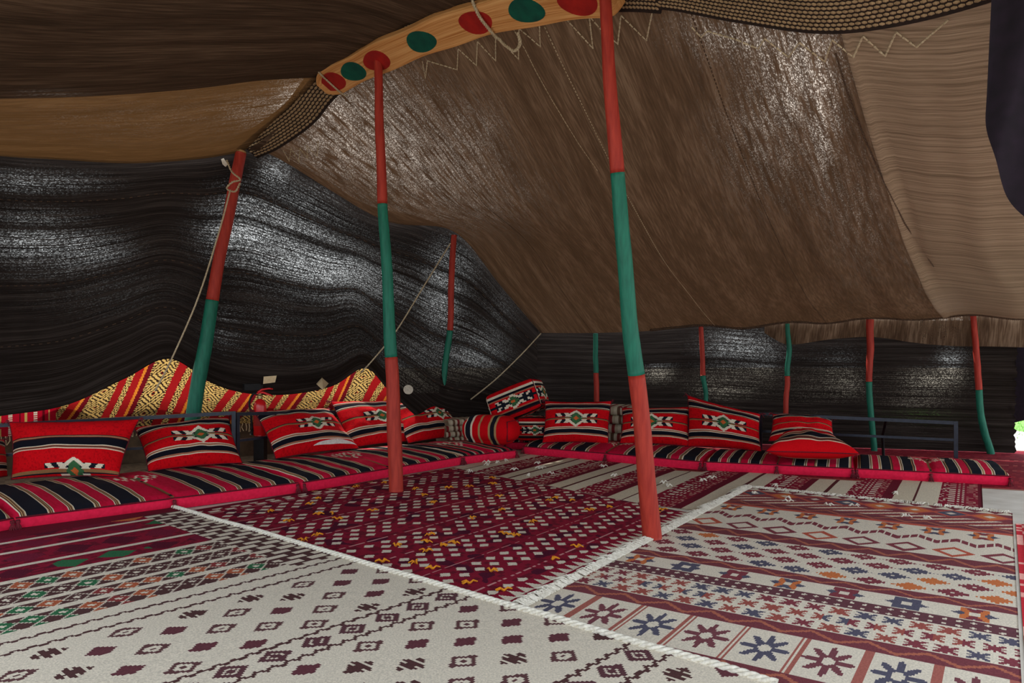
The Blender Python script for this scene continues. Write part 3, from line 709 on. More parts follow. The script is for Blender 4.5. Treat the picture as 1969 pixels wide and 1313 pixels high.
# right foreground kilim
k0 = np.array((1.93, 6.02, 0)); e1 = np.array((.833, -.554, 0)); e2 = np.array((-.554, -.833, 0))
BND = [(.10, 'tri'), (.25, 'chain'), (.22, 'diag'), (.14, 'solid'), (.05, 'red'), (.22, 'star'), (.26, 'zig'), (.26, 'odia'), (.17, 'solid'), (.58, 'dots'), (.11, 'solid'), (.18, 'star2'), (.12, 'lat'), (.33, 'x'), (.12, 'solid'), (.36, 'flower'), (.12, 'solid'), (.42, 'x'), (.12, 'lat'), (.5, 'dots')]
def pat_kilim(a, b, La, Lb):
    y = b
    for wd_, ty in BND:
        if y < wd_: break
        y -= wd_
    f_ = y / wd_; M3 = lin(132, 62, 72)
    if ty == 'tri': q = (a / .12) % 1; return M3 if abs(q - .5) * 2 > f_ else CRM
    if ty == 'diag':
        q = ((a + y * 1.4) / .16) % 1; return M3 if q < .34 else (lin(200, 112, 84) if q < .5 else (CRM if q < .8 else lin(150, 76, 78)))
    if ty == 'red': return lin(196, 92, 76)
    if ty == 'chain':
        m_ = dia(a, y, .22, wd_); g = int(h2(int(a / .22), 3) * 3)
        return CRM if m_ < .3 else ([ORG, NVY, M3][g] if m_ < .85 else (lin(196, 92, 76) if m_ < 1.15 else M3))
    if ty in ('star', 'star2'):
        q = (a / .25) % 1; dx, dy = abs(q - .5) * 2 * 1.5, abs(f_ - .5) * 2
        if dx < .22 and dy < .25: return CRM
        if dx < .62 and dy < .9 and abs(dx - dy * .6) < .4: return ORG if (ty == 'star' or int(a / .25) % 3 == 0) and dx > dy * .5 else NVY if int(a / .25) % 2 else M3
        if dx < 1.0 and dy < (1 - dx) * .8: return NVY
        return CRM
    if ty == 'zig':
        q = abs((a / .2) % 1 - .5) * 2; d_ = abs(f_ - (.28 + .44 * q)); 
        return M3 if d_ < .16 and ((a * 50) % 1 > .2) else CRM
    if ty == 'odia':
        m_ = dia(a, y, .23, wd_); return (M3 if int(a / .23) % 3 else lin(190, 90, 70)) if .55 < m_ < .92 else CRM
    if ty == 'solid':
        q = abs((a / .2) % 1 - .5) * 2; return lin(176, 104, 84) if abs(f_ - (.2 + .6 * q)) < .1 else lin(122, 62, 70)
    if ty == 'dots':
        r_ = int(f_ * 3.999 / 1); ro = .085 * (r_ % 2); m_ = dia(a + ro, y, .17, wd_ / 4); g = int(h2(int((a + ro) / .17) + r_ * 2, 1) * 4)
        return [ORG, M3, NVY, M3][g] if m_ < .95 and (m_ > .16 or g == 0) and (m_ < .75 or (a * 70) % 1 > .45) else CRM
    if ty == 'lat':
        m_ = dia(a, y, .05, wd_ / 2); return CRM if m_ < .5 else lin(104, 62, 70)
    if ty == 'x':
        r_ = int(f_ * 2.999); fx = ((a + .05 * (r_ % 2)) / .10) % 1 - .5; fy = (f_ * 3) % 1 - .5
        if abs(fx) < .38 and abs(fy) < .4 and (abs(abs(fx) - abs(fy)) < .13 or abs(fx) < .06 or abs(fy) < .07): return [M3, NVY, lin(160, 84, 76)][int(h2(int(a / .10), r_) * 3)]
        return CRM
    if ty == 'flower':
        fx = (a / .22) % 1 - .5; fy = f_ - .5; r_ = math.hypot(fx, fy); an = math.atan2(fy, fx)
        if r_ < .1: return CRM
        if r_ < .28 + .12 * math.cos(an * 8): return lin(122, 70, 78) if int(a / .22) % 2 else NVY
        if abs(abs(fx) - .46) < .03: return lin(170, 100, 90)
        return CRM
    return CRM
kr = rug('floor_rug', 'cream kilim with bands of orange, navy and maroon motifs in the right foreground', k0, k0 + e1 * 1.775, k0 + e1 * 1.775 + e2 * 4.4, k0 + e2 * 4.4, 220, 480, pat_kilim, z=.013, amp=.003)
a = Acc()
for k in range(700):
    s = 3.42 * rng.random() ; p = k0 + e2 * s + np.array((0, 0, .02)); L_ = .02 + .07 * rng.random() ** 2; an = rng.normal(0, .8)
    dr = -e1 * math.cos(an) + e2 * math.sin(an)
    a.tube([p + e1 * .03, p + dr * L_ * .4 + np.array((0, 0, .012)), p + dr * L_ + np.array((0, 0, -.006))], [.005, .004, .002], 4)
for k in range(300):
    s = 1.75 * rng.random(); p = k0 + e1 * s + np.array((0, 0, .018)); L_ = .03 + .04 * rng.random(); an = rng.normal(0, .5)
    dr = -e2 * math.cos(an) + e1 * math.sin(an)
    a.tube([p - dr * .02, p + dr * L_ * .5 + np.array((0, 0, .006)), p + dr * L_ + np.array((0, 0, -.008))], [.005, .004, .003], 4)
a.obj('fringe', M['fringe'], kr)['kind'] = 'stuff'

# striped rug in front of the right seats
s1 = np.array((.848, -.53, 0)); s2 = np.array((.53, .848, 0)); so = np.array((-.62, 7.02, 0)) - s2 * .55
def pat_stripe(a, b, La, Lb):
    y = a % .62; rr = h2(int(a * 60), int(b * 45))
    if y < .13: return lin(216, 204, 180)
    if y < .155: return lin(92, 40, 44)
    if y < .29: return lin(222, 212, 190)
    if y < .36: return MAR if rr > .15 else CRM
    if y < .48: return CRM if (b / .03) % 1 < .4 and (y * 30) % 1 > .35 else MAR
    if y < .55: return MAR if rr > .3 else lin(190, 140, 130)
    return MAR2
sr = rug('floor_rug', 'cream and maroon striped rug running under the right seats', so, so + s1 * 4.3, so + s1 * 4.3 + s2 * 2.7, so + s2 * 2.7, 290, 120, pat_stripe, z=.003, amp=.003)
a = Acc()
for k in range(26):
    p = so + s1 * rng.random() * 4.2 + s2 * (.5 + rng.random() * 1.1); p = p + np.array((0, 0, .006))
    for s in range(4):
        an = rng.random() * 6.28; a.tube([p, p + np.array((math.cos(an) * .02, math.sin(an) * .02, .02)), p + np.array((math.cos(an) * .045, math.sin(an) * .045, .004))], [.007, .006, .003], 4)
a.obj('yarn_tufts', M['fringe'], sr)['kind'] = 'stuff'
def pat_red(a, b, La, Lb):
    g = h2(int(a * 34), int(b * 34))
    if min(a, b, La - a, Lb - b) < .03: return lin(186, 110, 100)
    if abs((b / .4) % 1 - .5) < .03 and (a * 9) % 1 < .7: return lin(176, 92, 84)
    return lin(128, 28, 44) if g > .3 else lin(150, 44, 54)
rug('floor_rug', 'plain dark red rug beside and behind the right seats', (1.3, 9.95), (6.4, 8.15), Gd(2060, 949), Gd(1300, 905), 120, 60, pat_red, z=.0022, amp=0)
def pat_edge(a, b, La, Lb): return lin(176, 30, 44) if h2(int(a * 30), int(b * 20)) > .3 else lin(214, 150, 140)
rug('floor_rug', 'red rug at the right edge of the picture beside the cream kilim', k0 + e1 * 1.79 + e2 * .3, k0 + e1 * 3.0 + e2 * .3, k0 + e1 * 3.0 + e2 * 4.2, k0 + e1 * 1.79 + e2 * 4.2, 40, 100, pat_edge, z=.004, amp=0)

def pat_mat(a, b, La, Lb): return lin(92, 76, 58) if h2(int(a * 25), int(b * 40)) > .4 else lin(78, 62, 48)
rug('floor_mat', 'brown woven mat on the floor behind the left seating row', (-5.6, 6.2), (-1.2, 9.5), (-.15, 8.4), (-4.2, 4.1), 160, 60, pat_mat, z=.002, amp=0)

# ------------------------------------------------------------------ mattresses
PINK, CRIM, NAVY = lin(206, 20, 62), lin(196, 16, 54), lin(26, 28, 38)
def mat_col(s, q, L, W):
    """s along length from the centre (m), q across 0 front..1 back"""
    x = abs(s); k = L / 1.75
    if x < .012 * k: return lin(140, 96, 66) if (q * 40) % 1 > .1 else NAVY
    # centre motif
    dx, dy = x / (.03), abs(q - .58) * W / .034
    m_ = dx / 1.6 + dy / 1.6
    if m_ < 4.2 and dx < 5 and dy < 5 and (int(dx) + int(dy)) % 2 == 0: return WHT if m_ > 1.6 else lin(70, 100, 70)
    for c in (.26, .515, .765):
        c *= k; d_ = abs(x - c)
        if d_ < .054 * k: return NAVY
        if d_ < .088 * k:
            g = (d_ / k - .054) / .034; return WHT if g < .18 or g > .84 else (TAN if int(g * 6) % 2 else lin(90, 50, 40))
    return PINK if h2(int(s * 80), int(q * 60)) > .25 else CRIM
def mattress(label, p0, p1, W, h=.105, tas=(0.5,), z0=0.0, vv=None):
    """p0, p1: front bottom corners on the floor (left to right seen from the room), W: depth away from the room"""
    p0, p1 = np.array((p0[0], p0[1], z0)), np.array((p1[0], p1[1], z0))
    u = p1 - p0; L = np.linalg.norm(u); u /= L; v = np.array((-u[1], u[0], 0)) if vv is None else vv; c = (p0 + p1) / 2 + v * W / 2
    root = empty('mattress', c); tag(root, label, 'mattress', 'striped floor seating mattresses')
    ns, nq = int(L / .006), 30
    ss, qq = np.linspace(-L / 2, L / 2, ns), np.linspace(0, 1, nq)
    V = np.zeros((ns, nq, 3))
    for i, s in enumerate(ss):
        e = min(1, (L / 2 - abs(s)) / .05)
        for j, q in enumerate(qq):
            eq = min(1, min(q, 1 - q) * W / .06); cr_ = (1 - (1 - e) ** 2) * (1 - (1 - eq) ** 2)
            z = h - .022 + .022 * cr_ + .03 * math.sin(math.pi * q) * cr_ - .018 * math.exp(-(s / .03) ** 2) * cr_ + .008 * cr_ * nz((s + c[0], q * 2, 0), 3)
            pin = .012 * math.exp(-(s / .03) ** 2)
            V[i, j] = p0 + u * (s + L / 2) + v * (q * W + (pin if q < .5 else -pin) * (1 - eq)) + np.array((0, 0, z))
    cols = [mat_col((ss[i] + ss[i + 1]) / 2, (qq[j] + qq[j + 1]) / 2, L, W) for i in range(ns - 1) for j in range(nq - 1)]
    cov = mesh('cover', V.reshape(-1, 3), grid_faces(ns, nq)[:, ::-1], M['weave'], root, cols=cols)
    # crimson boxing all round
    ring = [V[i, 0] for i in range(ns)] + [V[-1, j] for j in range(1, nq)] + [V[i, -1] for i in range(ns - 2, -1, -1)] + [V[0, j] for j in range(nq - 2, 0, -1)]
    ring = np.array(ring); mid = c
    rows = []
    for t in np.linspace(0, 1, 6):
        r = ring.copy(); r[:, 2] = ring[:, 2] * (1 - t) + (z0 + .004) * t; d_ = r - mid; d_[:, 2] = 0; d_ /= np.linalg.norm(d_, axis=1)[:, None]
        rows.append(r + d_ * (.014 * math.sin(math.pi * t) - .006 * t))
    rows = np.array(rows); bandp = mesh('side_band', rows.reshape(-1, 3), grid_faces(6, len(ring), True), M['crimson'], root)
    tube('piping', np.vstack([V[:, 0][::4] + np.array((0, 0, .002)), V[-1:, 0]]) - v * .003, .0055, M['maroonpipe'], cov, n=6)
    for t in (0, 1) + tuple(tas):
        p = p0 + u * L * min(.995, max(.005, t)) - v * .012 + np.array((0, 0, h - .03)); a = Acc()
        a.tube([p, p + np.array((0, 0, -.02))], [.012, .014], 8)
        for k in range(9):
            an = k * .7; a.tube([p + np.array((0, 0, -.015)), p + np.array((math.cos(an) * .012, math.sin(an) * .012, -.04)) - v * .01, p + np.array((math.cos(an) * .022, math.sin(an) * .022, -.068)) - v * .014], [.005, .005, .003], 4)
        a.obj('tassel', M['tassel'], bandp, smooth=True)
    return root
def gp(x, y): return Gd(x, y)
VL = np.array((-.70, .714, 0)); VR = np.array((.42, .907, 0))
mL = [gp(-420, 1112), gp(30, 1022), gp(577, 948), gp(890, 894), gp(992, 881)]
mattress('leftmost striped mattress, nearest in the left seating row', mL[0], mL[1] - Vector((.01, .01, 0)), 1.36, vv=VL)
mattress('striped mattress in the left row under the two leftmost cushions', mL[1], mL[2] - Vector((.012, .012, 0)), 1.36, vv=VL)
mattress('striped mattress in the left row behind the second tall pole', mL[2] + Vector((.02, .0, 0)), mL[3] - Vector((.01, .01, 0)), 1.25, tas=(.52,), vv=VL)
mattress('short end mattress of the left row beside the back corner', mL[3], mL[4], 1.1, tas=(), vv=VL)
mR = [gp(1005, 873), gp(1352, 905), gp(1644, 919), gp(1944, 935)]
mattress('striped mattress at the corner end of the right row behind the front pole', mR[0], mR[1] - Vector((.012, -.008, 0)), .9, vv=VR)
mattress('striped mattress in the middle of the right row under the peaked cushion', mR[1] + Vector((.012, 0, 0)), mR[2] - Vector((.01, 0, 0)), .9, vv=VR)
mattress('striped mattress at the far right end of the right row', mR[2] + Vector((.01, 0, 0)), mR[3], .86, vv=VR)
mattress('striped mattress lying across the back corner', Gd(905, 862), Gd(1040, 866), .75)

# ------------------------------------------------------------------ cushions
CR, CR2 = lin(208, 10, 22), lin(186, 8, 20)
def cush_col(x, y, mx, W, Hh):
    """x, y in metres from top-left corner of the face; mx: x of the motif"""
    v = y / Hh
    cy = .48 * Hh; dx, dy = abs(x - mx) / .0185, abs(y - cy) / .0225
    sg = 1 if (x - mx) * (y - cy) >= 0 else -1
    m_ = dx / 1.7 + dy
    lnw = abs(v - .48)
    if dy < 6 and dx < 13:
        if m_ < 1.1: return lin(206, 100, 50)
        if m_ < 2.4: return lin(60, 104, 66)
        if m_ < 3.2 and dy > .8: return NAVY if dx > 2.2 else lin(60, 104, 66)
        if m_ < 4.6 and dy > .5: return WHT
        if .8 < dy < 2.6 and dx > 4:
            q = (dx - dy * .9) / 2.6
            return WHT if int(q) % 2 else NAVY
    if lnw < .022: return NAVY if lnw > .014 else lin(150, 108, 70)
    for c in (.165, .775):
        d_ = abs(v - c)
        if d_ < .042: return lin(20, 20, 30)
        if d_ < .085:
            g = (d_ - .042) / .043
            return WHT if g < .14 or g > .84 else (lin(166, 110, 84) if int(g * 5) % 2 else lin(60, 24, 26))
    return CR if h2(int(x * 90), int(y * 90)) > .2 else CR2
def cushion(label, cor, T=.2, mx=.5, sc=1.0, vo=0.0, nu=100, nv=72, zip_=None, patfn=None, plump=2.6):
    """cor: TL, TR, BR, BL points of the outline; sewn envelope with pointed corners"""
    TL, TR, BR, BL = [np.array(c) for c in cor]
    W = (np.linalg.norm(TR - TL) + np.linalg.norm(BR - BL)) / 2; Hh = (np.linalg.norm(BL - TL) + np.linalg.norm(BR - TR)) / 2
    nrm = np.cross(TR - TL, BL - TL); nrm /= np.linalg.norm(nrm)
    if nrm[1] - .6 * nrm[2] > 0: nrm = -nrm                             # towards the room
    uu, vv = np.linspace(-1, 1, nu), np.linspace(-1, 1, nv)
    U, W_ = np.meshgrid(uu, vv, indexing='ij')
    U2 = U * (1 - .05 * (1 - W_ ** 2)); W2 = W_ * (1 - .07 * (1 - U ** 2))
    a_, b_ = (U2 + 1) / 2, (W2 + 1) / 2
    mid = TL * ((1 - a_) * (1 - b_))[..., None] + TR * (a_ * (1 - b_))[..., None] + BR * (a_ * b_)[..., None] + BL * ((1 - a_) * b_)[..., None]
    hgt = ((1 - np.abs(U) ** plump) * (1 - np.abs(W_) ** plump)) ** .55 * T / 2
    seed = TL[0] * 7
    wrk = np.array([[nz((uu[i] * 1.3 + seed, vv[j] * 1.3, 0), 1.6) for j in range(nv)] for i in range(nu)])
    wr2 = np.array([[nz((uu[i] * 4 + seed, vv[j] * 4, 5), 1) for j in range(nv)] for i in range(nu)])
    hf = hgt * (1 + .22 * wrk) + .006 * wr2 * (hgt > .02)
    front = mid + nrm * hf[..., None]; back = mid - nrm * (hgt * .75)[..., None]
    n = nu * nv; f1 = grid_faces(nu, nv); V = np.vstack([front.reshape(-1, 3), back.reshape(-1, 3)])
    fs = np.vstack([f1, f1[:, ::-1] + n])
    cc = []
    for i in range(nu - 1):
        for j in range(nv - 1):
            x, y = (uu[i] + 1) / 2 * W, ((vv[j] + 1) / 2 / sc + vo)
            cc.append((patfn or cush_col)(x, y * Hh, mx * W, W, Hh))
    o = mesh('cushion', V, fs, M['weave'], cols=cc + cc, origin=(TL + TR + BR + BL) / 4 )
    tag(o, label, 'cushion', 'red striped cushions')
    ring = [mid[i, 0] for i in range(0, nu, 3)] + [mid[-1, j] for j in range(0, nv, 3)] + [mid[i, -1] for i in range(nu - 1, -1, -3)] + [mid[0, j] for j in range(nv - 1, -1, -3)]
    tube('piping', ring, .005, M['maroonpipe'], o, n=5)
    for q, (cn, sg) in enumerate(((TL, (-1, 1)), (TR, (1, 1)))):
        dr = (cn - (TL + TR + BR + BL) / 4); dr /= np.linalg.norm(dr); a = Acc()
        for k in range(6):
            jit = rng.normal(0, .016, 3); a.tube([cn - dr * .01, cn + dr * .02 + jit * .4, cn + dr * .035 + jit + np.array((0, 0, -.02))], [.005, .004, .002], 4)
        a.obj('corner_tassel', M['tassel'], o)
    if zip_:
        i0, i1, j0 = zip_; a = Acc(); V_ = []
        for t in np.linspace(0, 1, 16):
            i = int((i0 + (i1 - i0) * t) * (nu - 1)); j = int(j0 * (nv - 1)); hh = .045 * math.sin(math.pi * t) ** .7
            up = front[i, j - 6] - front[i, j]; up /= np.linalg.norm(up); p = front[i, j] + nrm * .006
            V_ += [p - up * .004, p + up * hh]
        mesh('inner_pillow', V_, [[2 * k, 2 * k + 2, 2 * k + 3, 2 * k + 1] for k in range(15)], M['whitecotton'], o)['label'] = 'white inner pillow showing through the open seam'
    return o
MZ = .125                                               # seat height
def on(px, py, z=MZ): return np.array(Gd(px, py, z))
def up(px, py, d): return np.array(P(px, py, d))
def stand(tl, tr, br, bl, back=.2, z=MZ):
    B_r, B_l = on(*br, z), on(*bl, z)
    return [up(*tl, B_l[1] + back), up(*tr, B_r[1] + back), B_r, B_l]
def low2(x, y, mx, W, Hh):
    v = y / Hh
    if v < .30: return CR if h2(int(x * 90), int(y * 90)) > .2 else CR2
    h_ = Hh / .656; return cush_col(x, y + .165 * h_ - .47 * Hh, mx, W, h_)
cushion('widest red cushion at far left, plain red top and medallion on its lower edge', stand((18, 812), (268, 806), (228, 916), (22, 922), .22), .26, mx=.6, patfn=low2)
cushion('tilted red cushion with medallion leaning on the left railing', stand((258, 822), (440, 800), (466, 890), (285, 906), .25), .24, mx=.60)
cushion('red cushion with a white slit in its lower seam beside the extinguisher', stand((488, 790), (632, 786), (690, 862), (530, 882), .3), .26, mx=.56, zip_=(.42, .98, .955))
cushion('red cushion half hidden behind the second tall pole', stand((636, 772), (752, 770), (802, 848), (672, 862), .3), .24, mx=.56)
cushion('red cushion right of the second tall pole', stand((742, 777), (852, 769), (894, 838), (785, 852), .3), .22, mx=.66)
cushion('upright square red cushion in the back corner with a centred medallion', stand((1048, 771), (1176, 771), (1170, 853), (1043, 851), .2), .22, mx=.49)
cushion('red cushion partly hidden behind the thick front pole', stand((1196, 784), (1326, 782), (1326, 858), (1192, 852), .2), .22, mx=.47)
cushion('red cushion with one high peaked corner in the right row', stand((1322, 760), (1462, 796), (1464, 868), (1322, 858), .22), .24, mx=.53)
# cushion lying flat at the right end, seen edge-on
def flatpat(x, y, mx, W, Hh):
    v = y / Hh
    if v > .90: return CR
    return cush_col(x, (.165 + (v - .70) * .42) * Hh, 9, W, Hh)
cushion('puffy red cushion lying flat at the right end of the seats', [up(1505, 843, 7.2), up(1585, 843, 7.12), up(1654, 873, 6.5), up(1472, 868, 6.6)], .27, mx=9, patfn=flatpat, plump=3.2)
cushion('dim red cushion standing behind the right railing post', [up(1486, 796, 7.65), up(1600, 801, 7.55), up(1606, 850, 7.3), up(1478, 848, 7.4)], .18, mx=9)
cushion('sliver of a dark red cushion at the left picture edge', stand((-150, 822), (8, 846), (14, 915), (-150, 950), .2), .2, mx=.4)

def boxcush(label, c, ax, ay, az, half, r, patfn, n=26, bulge=.03):
    """padded box: local axes ax (length), ay (depth), az (up); half sizes; rounded edges"""
    V = []; Fc = []; cols = []
    hx, hy, hz = half; lin_ = np.linspace(-1, 1, n)
    for fi, (k, sgn) in enumerate(((0, -1), (0, 1), (1, -1), (1, 1), (2, -1), (2, 1))):
        base = len(V); o1, o2 = [q for q in (0, 1, 2) if q != k]
        for a_ in lin_:
            for b_ in lin_:
                p = np.zeros(3); p[k] = sgn; p[o1] = a_; p[o2] = b_
                q = p * np.array(half); i_ = np.clip(q, -(np.array(half) - r), np.array(half) - r); d_ = q - i_
                q = i_ + r * d_ / (np.linalg.norm(d_) + 1e-9)
                q[k] += sgn * bulge * (1 - a_ ** 2) * (1 - b_ ** 2)
                V.append(np.array(c) + ax * q[0] + ay * q[1] + az * q[2])
        g = grid_faces(n, n) + base
        flipf = (sgn < 0) != (k == 1)
        Fc.append(g[:, ::-1] if flipf else g)
        for i in range(n - 1):
            for j in range(n - 1):
                cols.append(patfn(fi, (lin_[i] + lin_[i + 1]) / 2, (lin_[j] + lin_[j + 1]) / 2))
    o = mesh('cushion', V, np.vstack(Fc), M['weave'], cols=cols, origin=c); tag(o, label, 'cushion', 'red striped cushions')
    e = []
    for q in ((-1, -1), (1, -1), (1, 1), (-1, 1), (-1, -1)):
        e.append(np.array(c) + ax * (hx - r * .3) + ay * (hy - r * .3) * q[0] + az * (hz - r * .3) * q[1])
    tube('piping', e, .006, M['maroonpipe'], o, n=5)
    return o
def boxpat(fi, a_, b_):
    if fi in (0, 1):
        return cush_col((a_ + 1) * .2, (b_ + 1) * .2 , .2, .4, .4) if abs(a_) < .9 else WHT
    return cush_col((a_ + 1) * .32, (b_ + 1) * .2, .34, .64, .4)
c7 = P(996, 772, 8.6); ax = np.array((.86, -.28, .36)); ax /= np.linalg.norm(ax); ay = np.array((.25, .95, -.12)); ay -= ax * ay.dot(ax); ay /= np.linalg.norm(ay); az = np.cross(ax, ay)
boxcush('box-shaped red cushion tilted on top of the corner pile', c7, ax, ay, az, (.31, .18, .17), .04, boxpat)
def rollpat(fi, a_, b_):
    t = a_ if fi not in (0, 1) else 1.0
    v = (t + 1) / 2
    if fi in (0, 1): return CR
    for c in (.18, .68):
        d_ = abs(v - c)
        if d_ < .05: return NAVY
        if d_ < .09: return WHT if d_ > .08 or d_ < .057 else TAN
    if abs(v - .42) < .015: return TAN
    return CR
c6 = P(944, 820, 8.05); ax6 = np.array((.86, -.42, 0)); ax6 /= np.linalg.norm(ax6); ay6 = np.array((-ax6[1], ax6[0], 0)); az6 = np.array((0, 0, 1.0))
boxcush('rounded red roll cushion lying in front of the corner pile', (c6[0], c6[1], .125 + .15), ax6, ay6, az6, (.30, .17, .14), .12, rollpat, bulge=.02)
boxcush('small dark red box cushion under the tilted box cushion', (P(1026, 826, 8.45)[0], 8.5, .125 + .12), np.array((1.0, 0, 0)), np.array((0, 1.0, 0)), np.array((0, 0, 1.0)), (.2, .16, .12), .04, boxpat)
# stacked folded blankets behind the corner cushions
def blanket(label, c, w_, d_, h_, ang):
    ax = np.array((math.cos(ang), math.sin(ang), 0)); ay = np.array((-ax[1], ax[0], 0)); n = 5
    root = empty('folded_blanket', c); tag(root, label, 'blanket')
    for k in range(n):
        ns, V = 40, []
        zz = h_ * (k + .5) / n
        prof = [(math.cos(t) * h_ / n * .5, math.sin(t) * h_ / n * .5) for t in np.linspace(-math.pi / 2, math.pi / 2, 9)]
        ring = [(-d_ / 2 - p[0], -p[1] * -1) for p in prof[::-1]]
        ring = [(-d_ / 2 - p[0], p[1]) for p in prof] + [(d_ / 2 + p[0], p[1]) for p in prof[::-1]]
        for s in np.linspace(-w_ / 2, w_ / 2, ns):
            for (y, z) in ring: V.append(np.array(c) + ax * (s + .015 * math.sin(k * 2)) + ay * (y + .012 * nz((s, k, 0), 3)) + np.array((0, 0, zz + z + .006 * nz((s * 3, y, k), 2))))
        m_ = len(ring); f = [list(x) for x in grid_faces(ns, m_, True)] + [list(range(m_)), [(ns - 1) * m_ + q for q in range(m_)][::-1]]
        cols = []
        for i in range(ns - 1):
            for q in range(m_): cols.append([lin(206, 196, 172), lin(110, 84, 66), lin(206, 196, 172), lin(140, 50, 50), lin(190, 176, 150)][(i // 2 + k) % 5])
        cols += [lin(180, 166, 140)] * 2
        mesh('fold', V, f, M['weave'], root, cols=cols)
blanket('folded cream and brown striped blankets behind the upright corner cushion', (P(1180, 800, 8.6)[0], 8.62, .0), .7, .42, .5, -.35)
blanket('low folded striped blanket behind the roll cushion beside the thin corner pole', (P(905, 800, 8.75)[0] - .1, 8.75, .0), .55, .3, .34, .5)

# ------------------------------------------------------------------ railings
def rail(label, A_, B_, posts, low, r=.016):
    """A_, B_: top rail end points; posts: list of (t, top z offset) with feet on the floor; low: height of lower bar"""
    A_, B_ = np.array(A_), np.array(B_); root = empty('seat_railing', (A_[0], A_[1], 0)); tag(root, label, 'railing')
    a = Acc(); u = (B_ - A_) / np.linalg.norm(B_ - A_); v = np.array((-u[1], u[0], 0)); v /= np.linalg.norm(v)
    a.box((A_ + B_) / 2, (B_ - A_) / 2, v * .012, (0, 0, r)); a.obj('top_bar', M['steel'], root)
    if low:
        a = Acc(); l0, l1 = A_.copy(), B_.copy(); l0[2] = low; l1[2] = low; a.box((l0 + l1) / 2, (l1 - l0) / 2, v * .011, (0, 0, .012)); a.obj('lower_bar', M['steel'], root)
    for t in posts:
        p = A_ + (B_ - A_) * t; a = Acc(); hh = p[2] / 2 + .008
        a.box((p[0], p[1], hh), u * .017, v * .017, (0, 0, hh)); a.obj('post', M['steel'], root)
    return root
rail('dark steel back railing behind the two leftmost cushions', P(-160, 826, 5.75), P(449, 794, 6.75), (.02, .5, 1.0), .28)
rail('dark steel back railing beside the fire extinguisher', P(456, 796, 6.8), P(640, 792, 7.85), (.0, 1.0), .3)
rail('dark steel back railing behind the right end of the right seats', P(1462, 796, 7.75), P(1838, 813, 6.95), (.0, .33, 1.0), .29)
a = Acc(); p = P(1704, 806, 7.3); q = Gd(1693, 868)
tag(tube('railing_brace', [P(1704, 808, 7.45), P(1697, 840, 7.6), (P(1690, 862, 7.9)[0], 7.8, .0)], .014, M['blackrub'], origin=(P(1690, 862, 7.9)[0], 7.8, 0)), 'dark slanting brace behind the right railing', 'brace')

# ------------------------------------------------------------------ fire extinguisher
def extinguisher():
    d = 7.22; b = P(500, 800, d); c = (b[0], d, 0.30)
    root = empty('fire_extinguisher', c); tag(root, 'red fire extinguisher with black hose behind the left cushions', 'fire extinguisher')
    r = .062
    prof = [(r * .9, 0), (r, .012), (r, .28), (r * .97, .30), (r * .85, .325), (r * .6, .345), (r * .32, .357), (r * .28, .37)]
    lathe('cylinder', prof, c, M['extred'], root)
    lathe('neck_valve', [(.02, .36), (.024, .37), (.024, .395), (.016, .40), (.016, .415)], c, M['brass'], root, 16)
    top = np.array(c) + np.array((0, 0, .41)); a = Acc()
    a.tube([top + np.array((-.03, 0, 0)), top + np.array((.03, 0, .012)), top + np.array((.1, 0, -.012)), top + np.array((.13, 0, -.03))], [.012, .012, .009, .006], 8); a.obj('carry_handle', M['extred'], root, smooth=True)
    a = Acc(); a.tube([top + np.array((-.02, 0, .015)), top + np.array((.02, 0, .04)), top + np.array((.09, 0, .05)), top + np.array((.125, 0, .045))], [.01, .011, .009, .006], 8); a.obj('squeeze_lever', M['extred'], root, smooth=True)
    tube('hose', crom([top + np.array((-.02, 0, -.01)), top + np.array((-.06, -.01, .0)), top + np.array((-.1, -.01, -.08)), top + np.array((-.085, -.01, -.2)), top + np.array((-.075, -.01, -.34))], 30), .01, M['blackrub'], root)
    tube('nozzle', [top + np.array((-.075, -.01, -.34)), top + np.array((-.075, -.01, -.40))], [.012, .02], M['blackrub'], root, n=12)
    a = Acc(); n = 14; V = []
    for q in range(n):
        an = -math.pi / 2 + (q / (n - 1) - .5) * 1.7
        for z in (.10, .2): V.append((c[0] + (r + .001) * math.cos(an), c[1] + (r + .001) * math.sin(an), c[2] + z))
    mesh('paper_label', V, [[2 * k, 2 * k + 2, 2 * k + 3, 2 * k + 1] for k in range(n - 1)], M['dotred'], root)
    a = Acc(); a.box((c[0], c[1] + .01, c[2] / 2 - .004), (.05, 0, 0), (0, .05, 0), (0, 0, c[2] / 2 - .004)); a.obj('stand', M['blackrub'], root)
extinguisher()
hb = hit(WALL_BVH, 484, 744, .05)
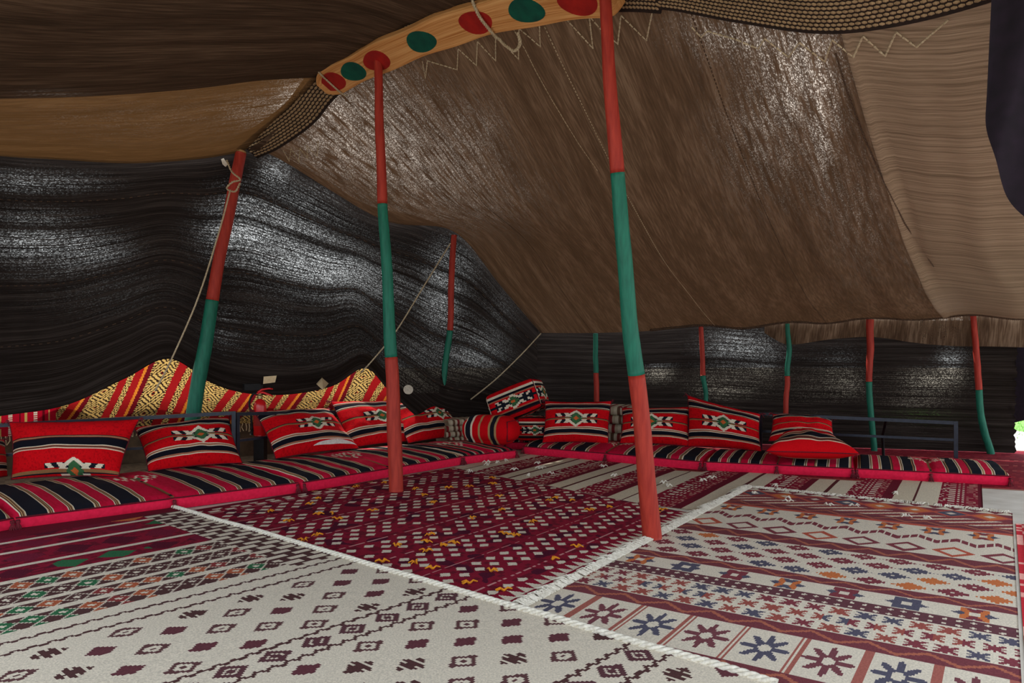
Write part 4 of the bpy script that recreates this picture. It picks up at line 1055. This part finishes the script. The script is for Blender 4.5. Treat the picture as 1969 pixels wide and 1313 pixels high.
a = Acc(); a.box(hb, (.065, .045, 0), (-.02, .03, 0), (0, 0, .032)); a.box(hb + Vector((.075, .05, 0)), (.012, .01, 0), (-.01, .015, 0), (0, 0, .02))
tag(a.obj('black_lamp_box', M['blackrub'], origin=hb), 'small black box on the wall hem left of the extinguisher', 'box')

# ------------------------------------------------------------------ cards and disc on the black wall
def card(label, pxs, m, name='card', cat='card'):
    pts = [hit(WALL_BVH, x, y, .03) for x, y in pxs]; c = sum(pts, Vector()) / len(pts); n = len(pts)
    dr = (Vector((0, 0, H)) - c).normalized(); V = [p for p in pts] + [p + dr * .006 for p in pts]
    f = [list(range(n))[::-1], list(range(n, 2 * n))] + [[k, (k + 1) % n, n + (k + 1) % n, n + k] for k in range(n)]
    return tag(mesh(name, V, f, m, smooth=False, origin=c), label, cat)
card('cream card on the wall behind the extinguisher handle', [(507, 724), (532, 722), (529, 735), (506, 738)], M['paper'])
card('cream diamond-turned card hanging on the wall hem', [(619, 726), (632, 737), (621, 750), (608, 738)], M['paper'])
card('round pale disc on the black wall right of the second tall pole', [(785 + 9.5 * math.cos(t), 749 + 9 * math.sin(t)) for t in np.linspace(0, 2 * math.pi, 20, endpoint=False)], M['disc'], 'wall_disc', 'disc')
card('pale rope toggle on the wall left of the slanting pole top', [(425, 306), (430, 304), (438, 316), (434, 321), (428, 316)], M['disc'], 'rope_toggle', 'toggle')

# ------------------------------------------------------------------ outside on the right: grass seen past the wall end
a = Acc(); a.box((11, 12.2, -.02), (4.6, 0, 0), (0, 2.9, 0), (0, 0, .012))
for k in range(5000):
    p = np.array((6.5 + 9 * rng.random(), 9.4 + 5.6 * rng.random(), -.01)); h_ = .03 + .04 * rng.random(); q = rng.normal(0, .015, 2)
    a.add([p + np.array((-.006, 0, 0)), p + np.array((.006, 0, 0)), p + np.array((q[0], q[1], h_))], [[0, 1, 2]])
tag(a.obj('lawn', M['leaf'], origin=(11, 12.2, 0)), 'strip of bright green grass outside past the right end of the back wall', 'grass', kind='stuff')
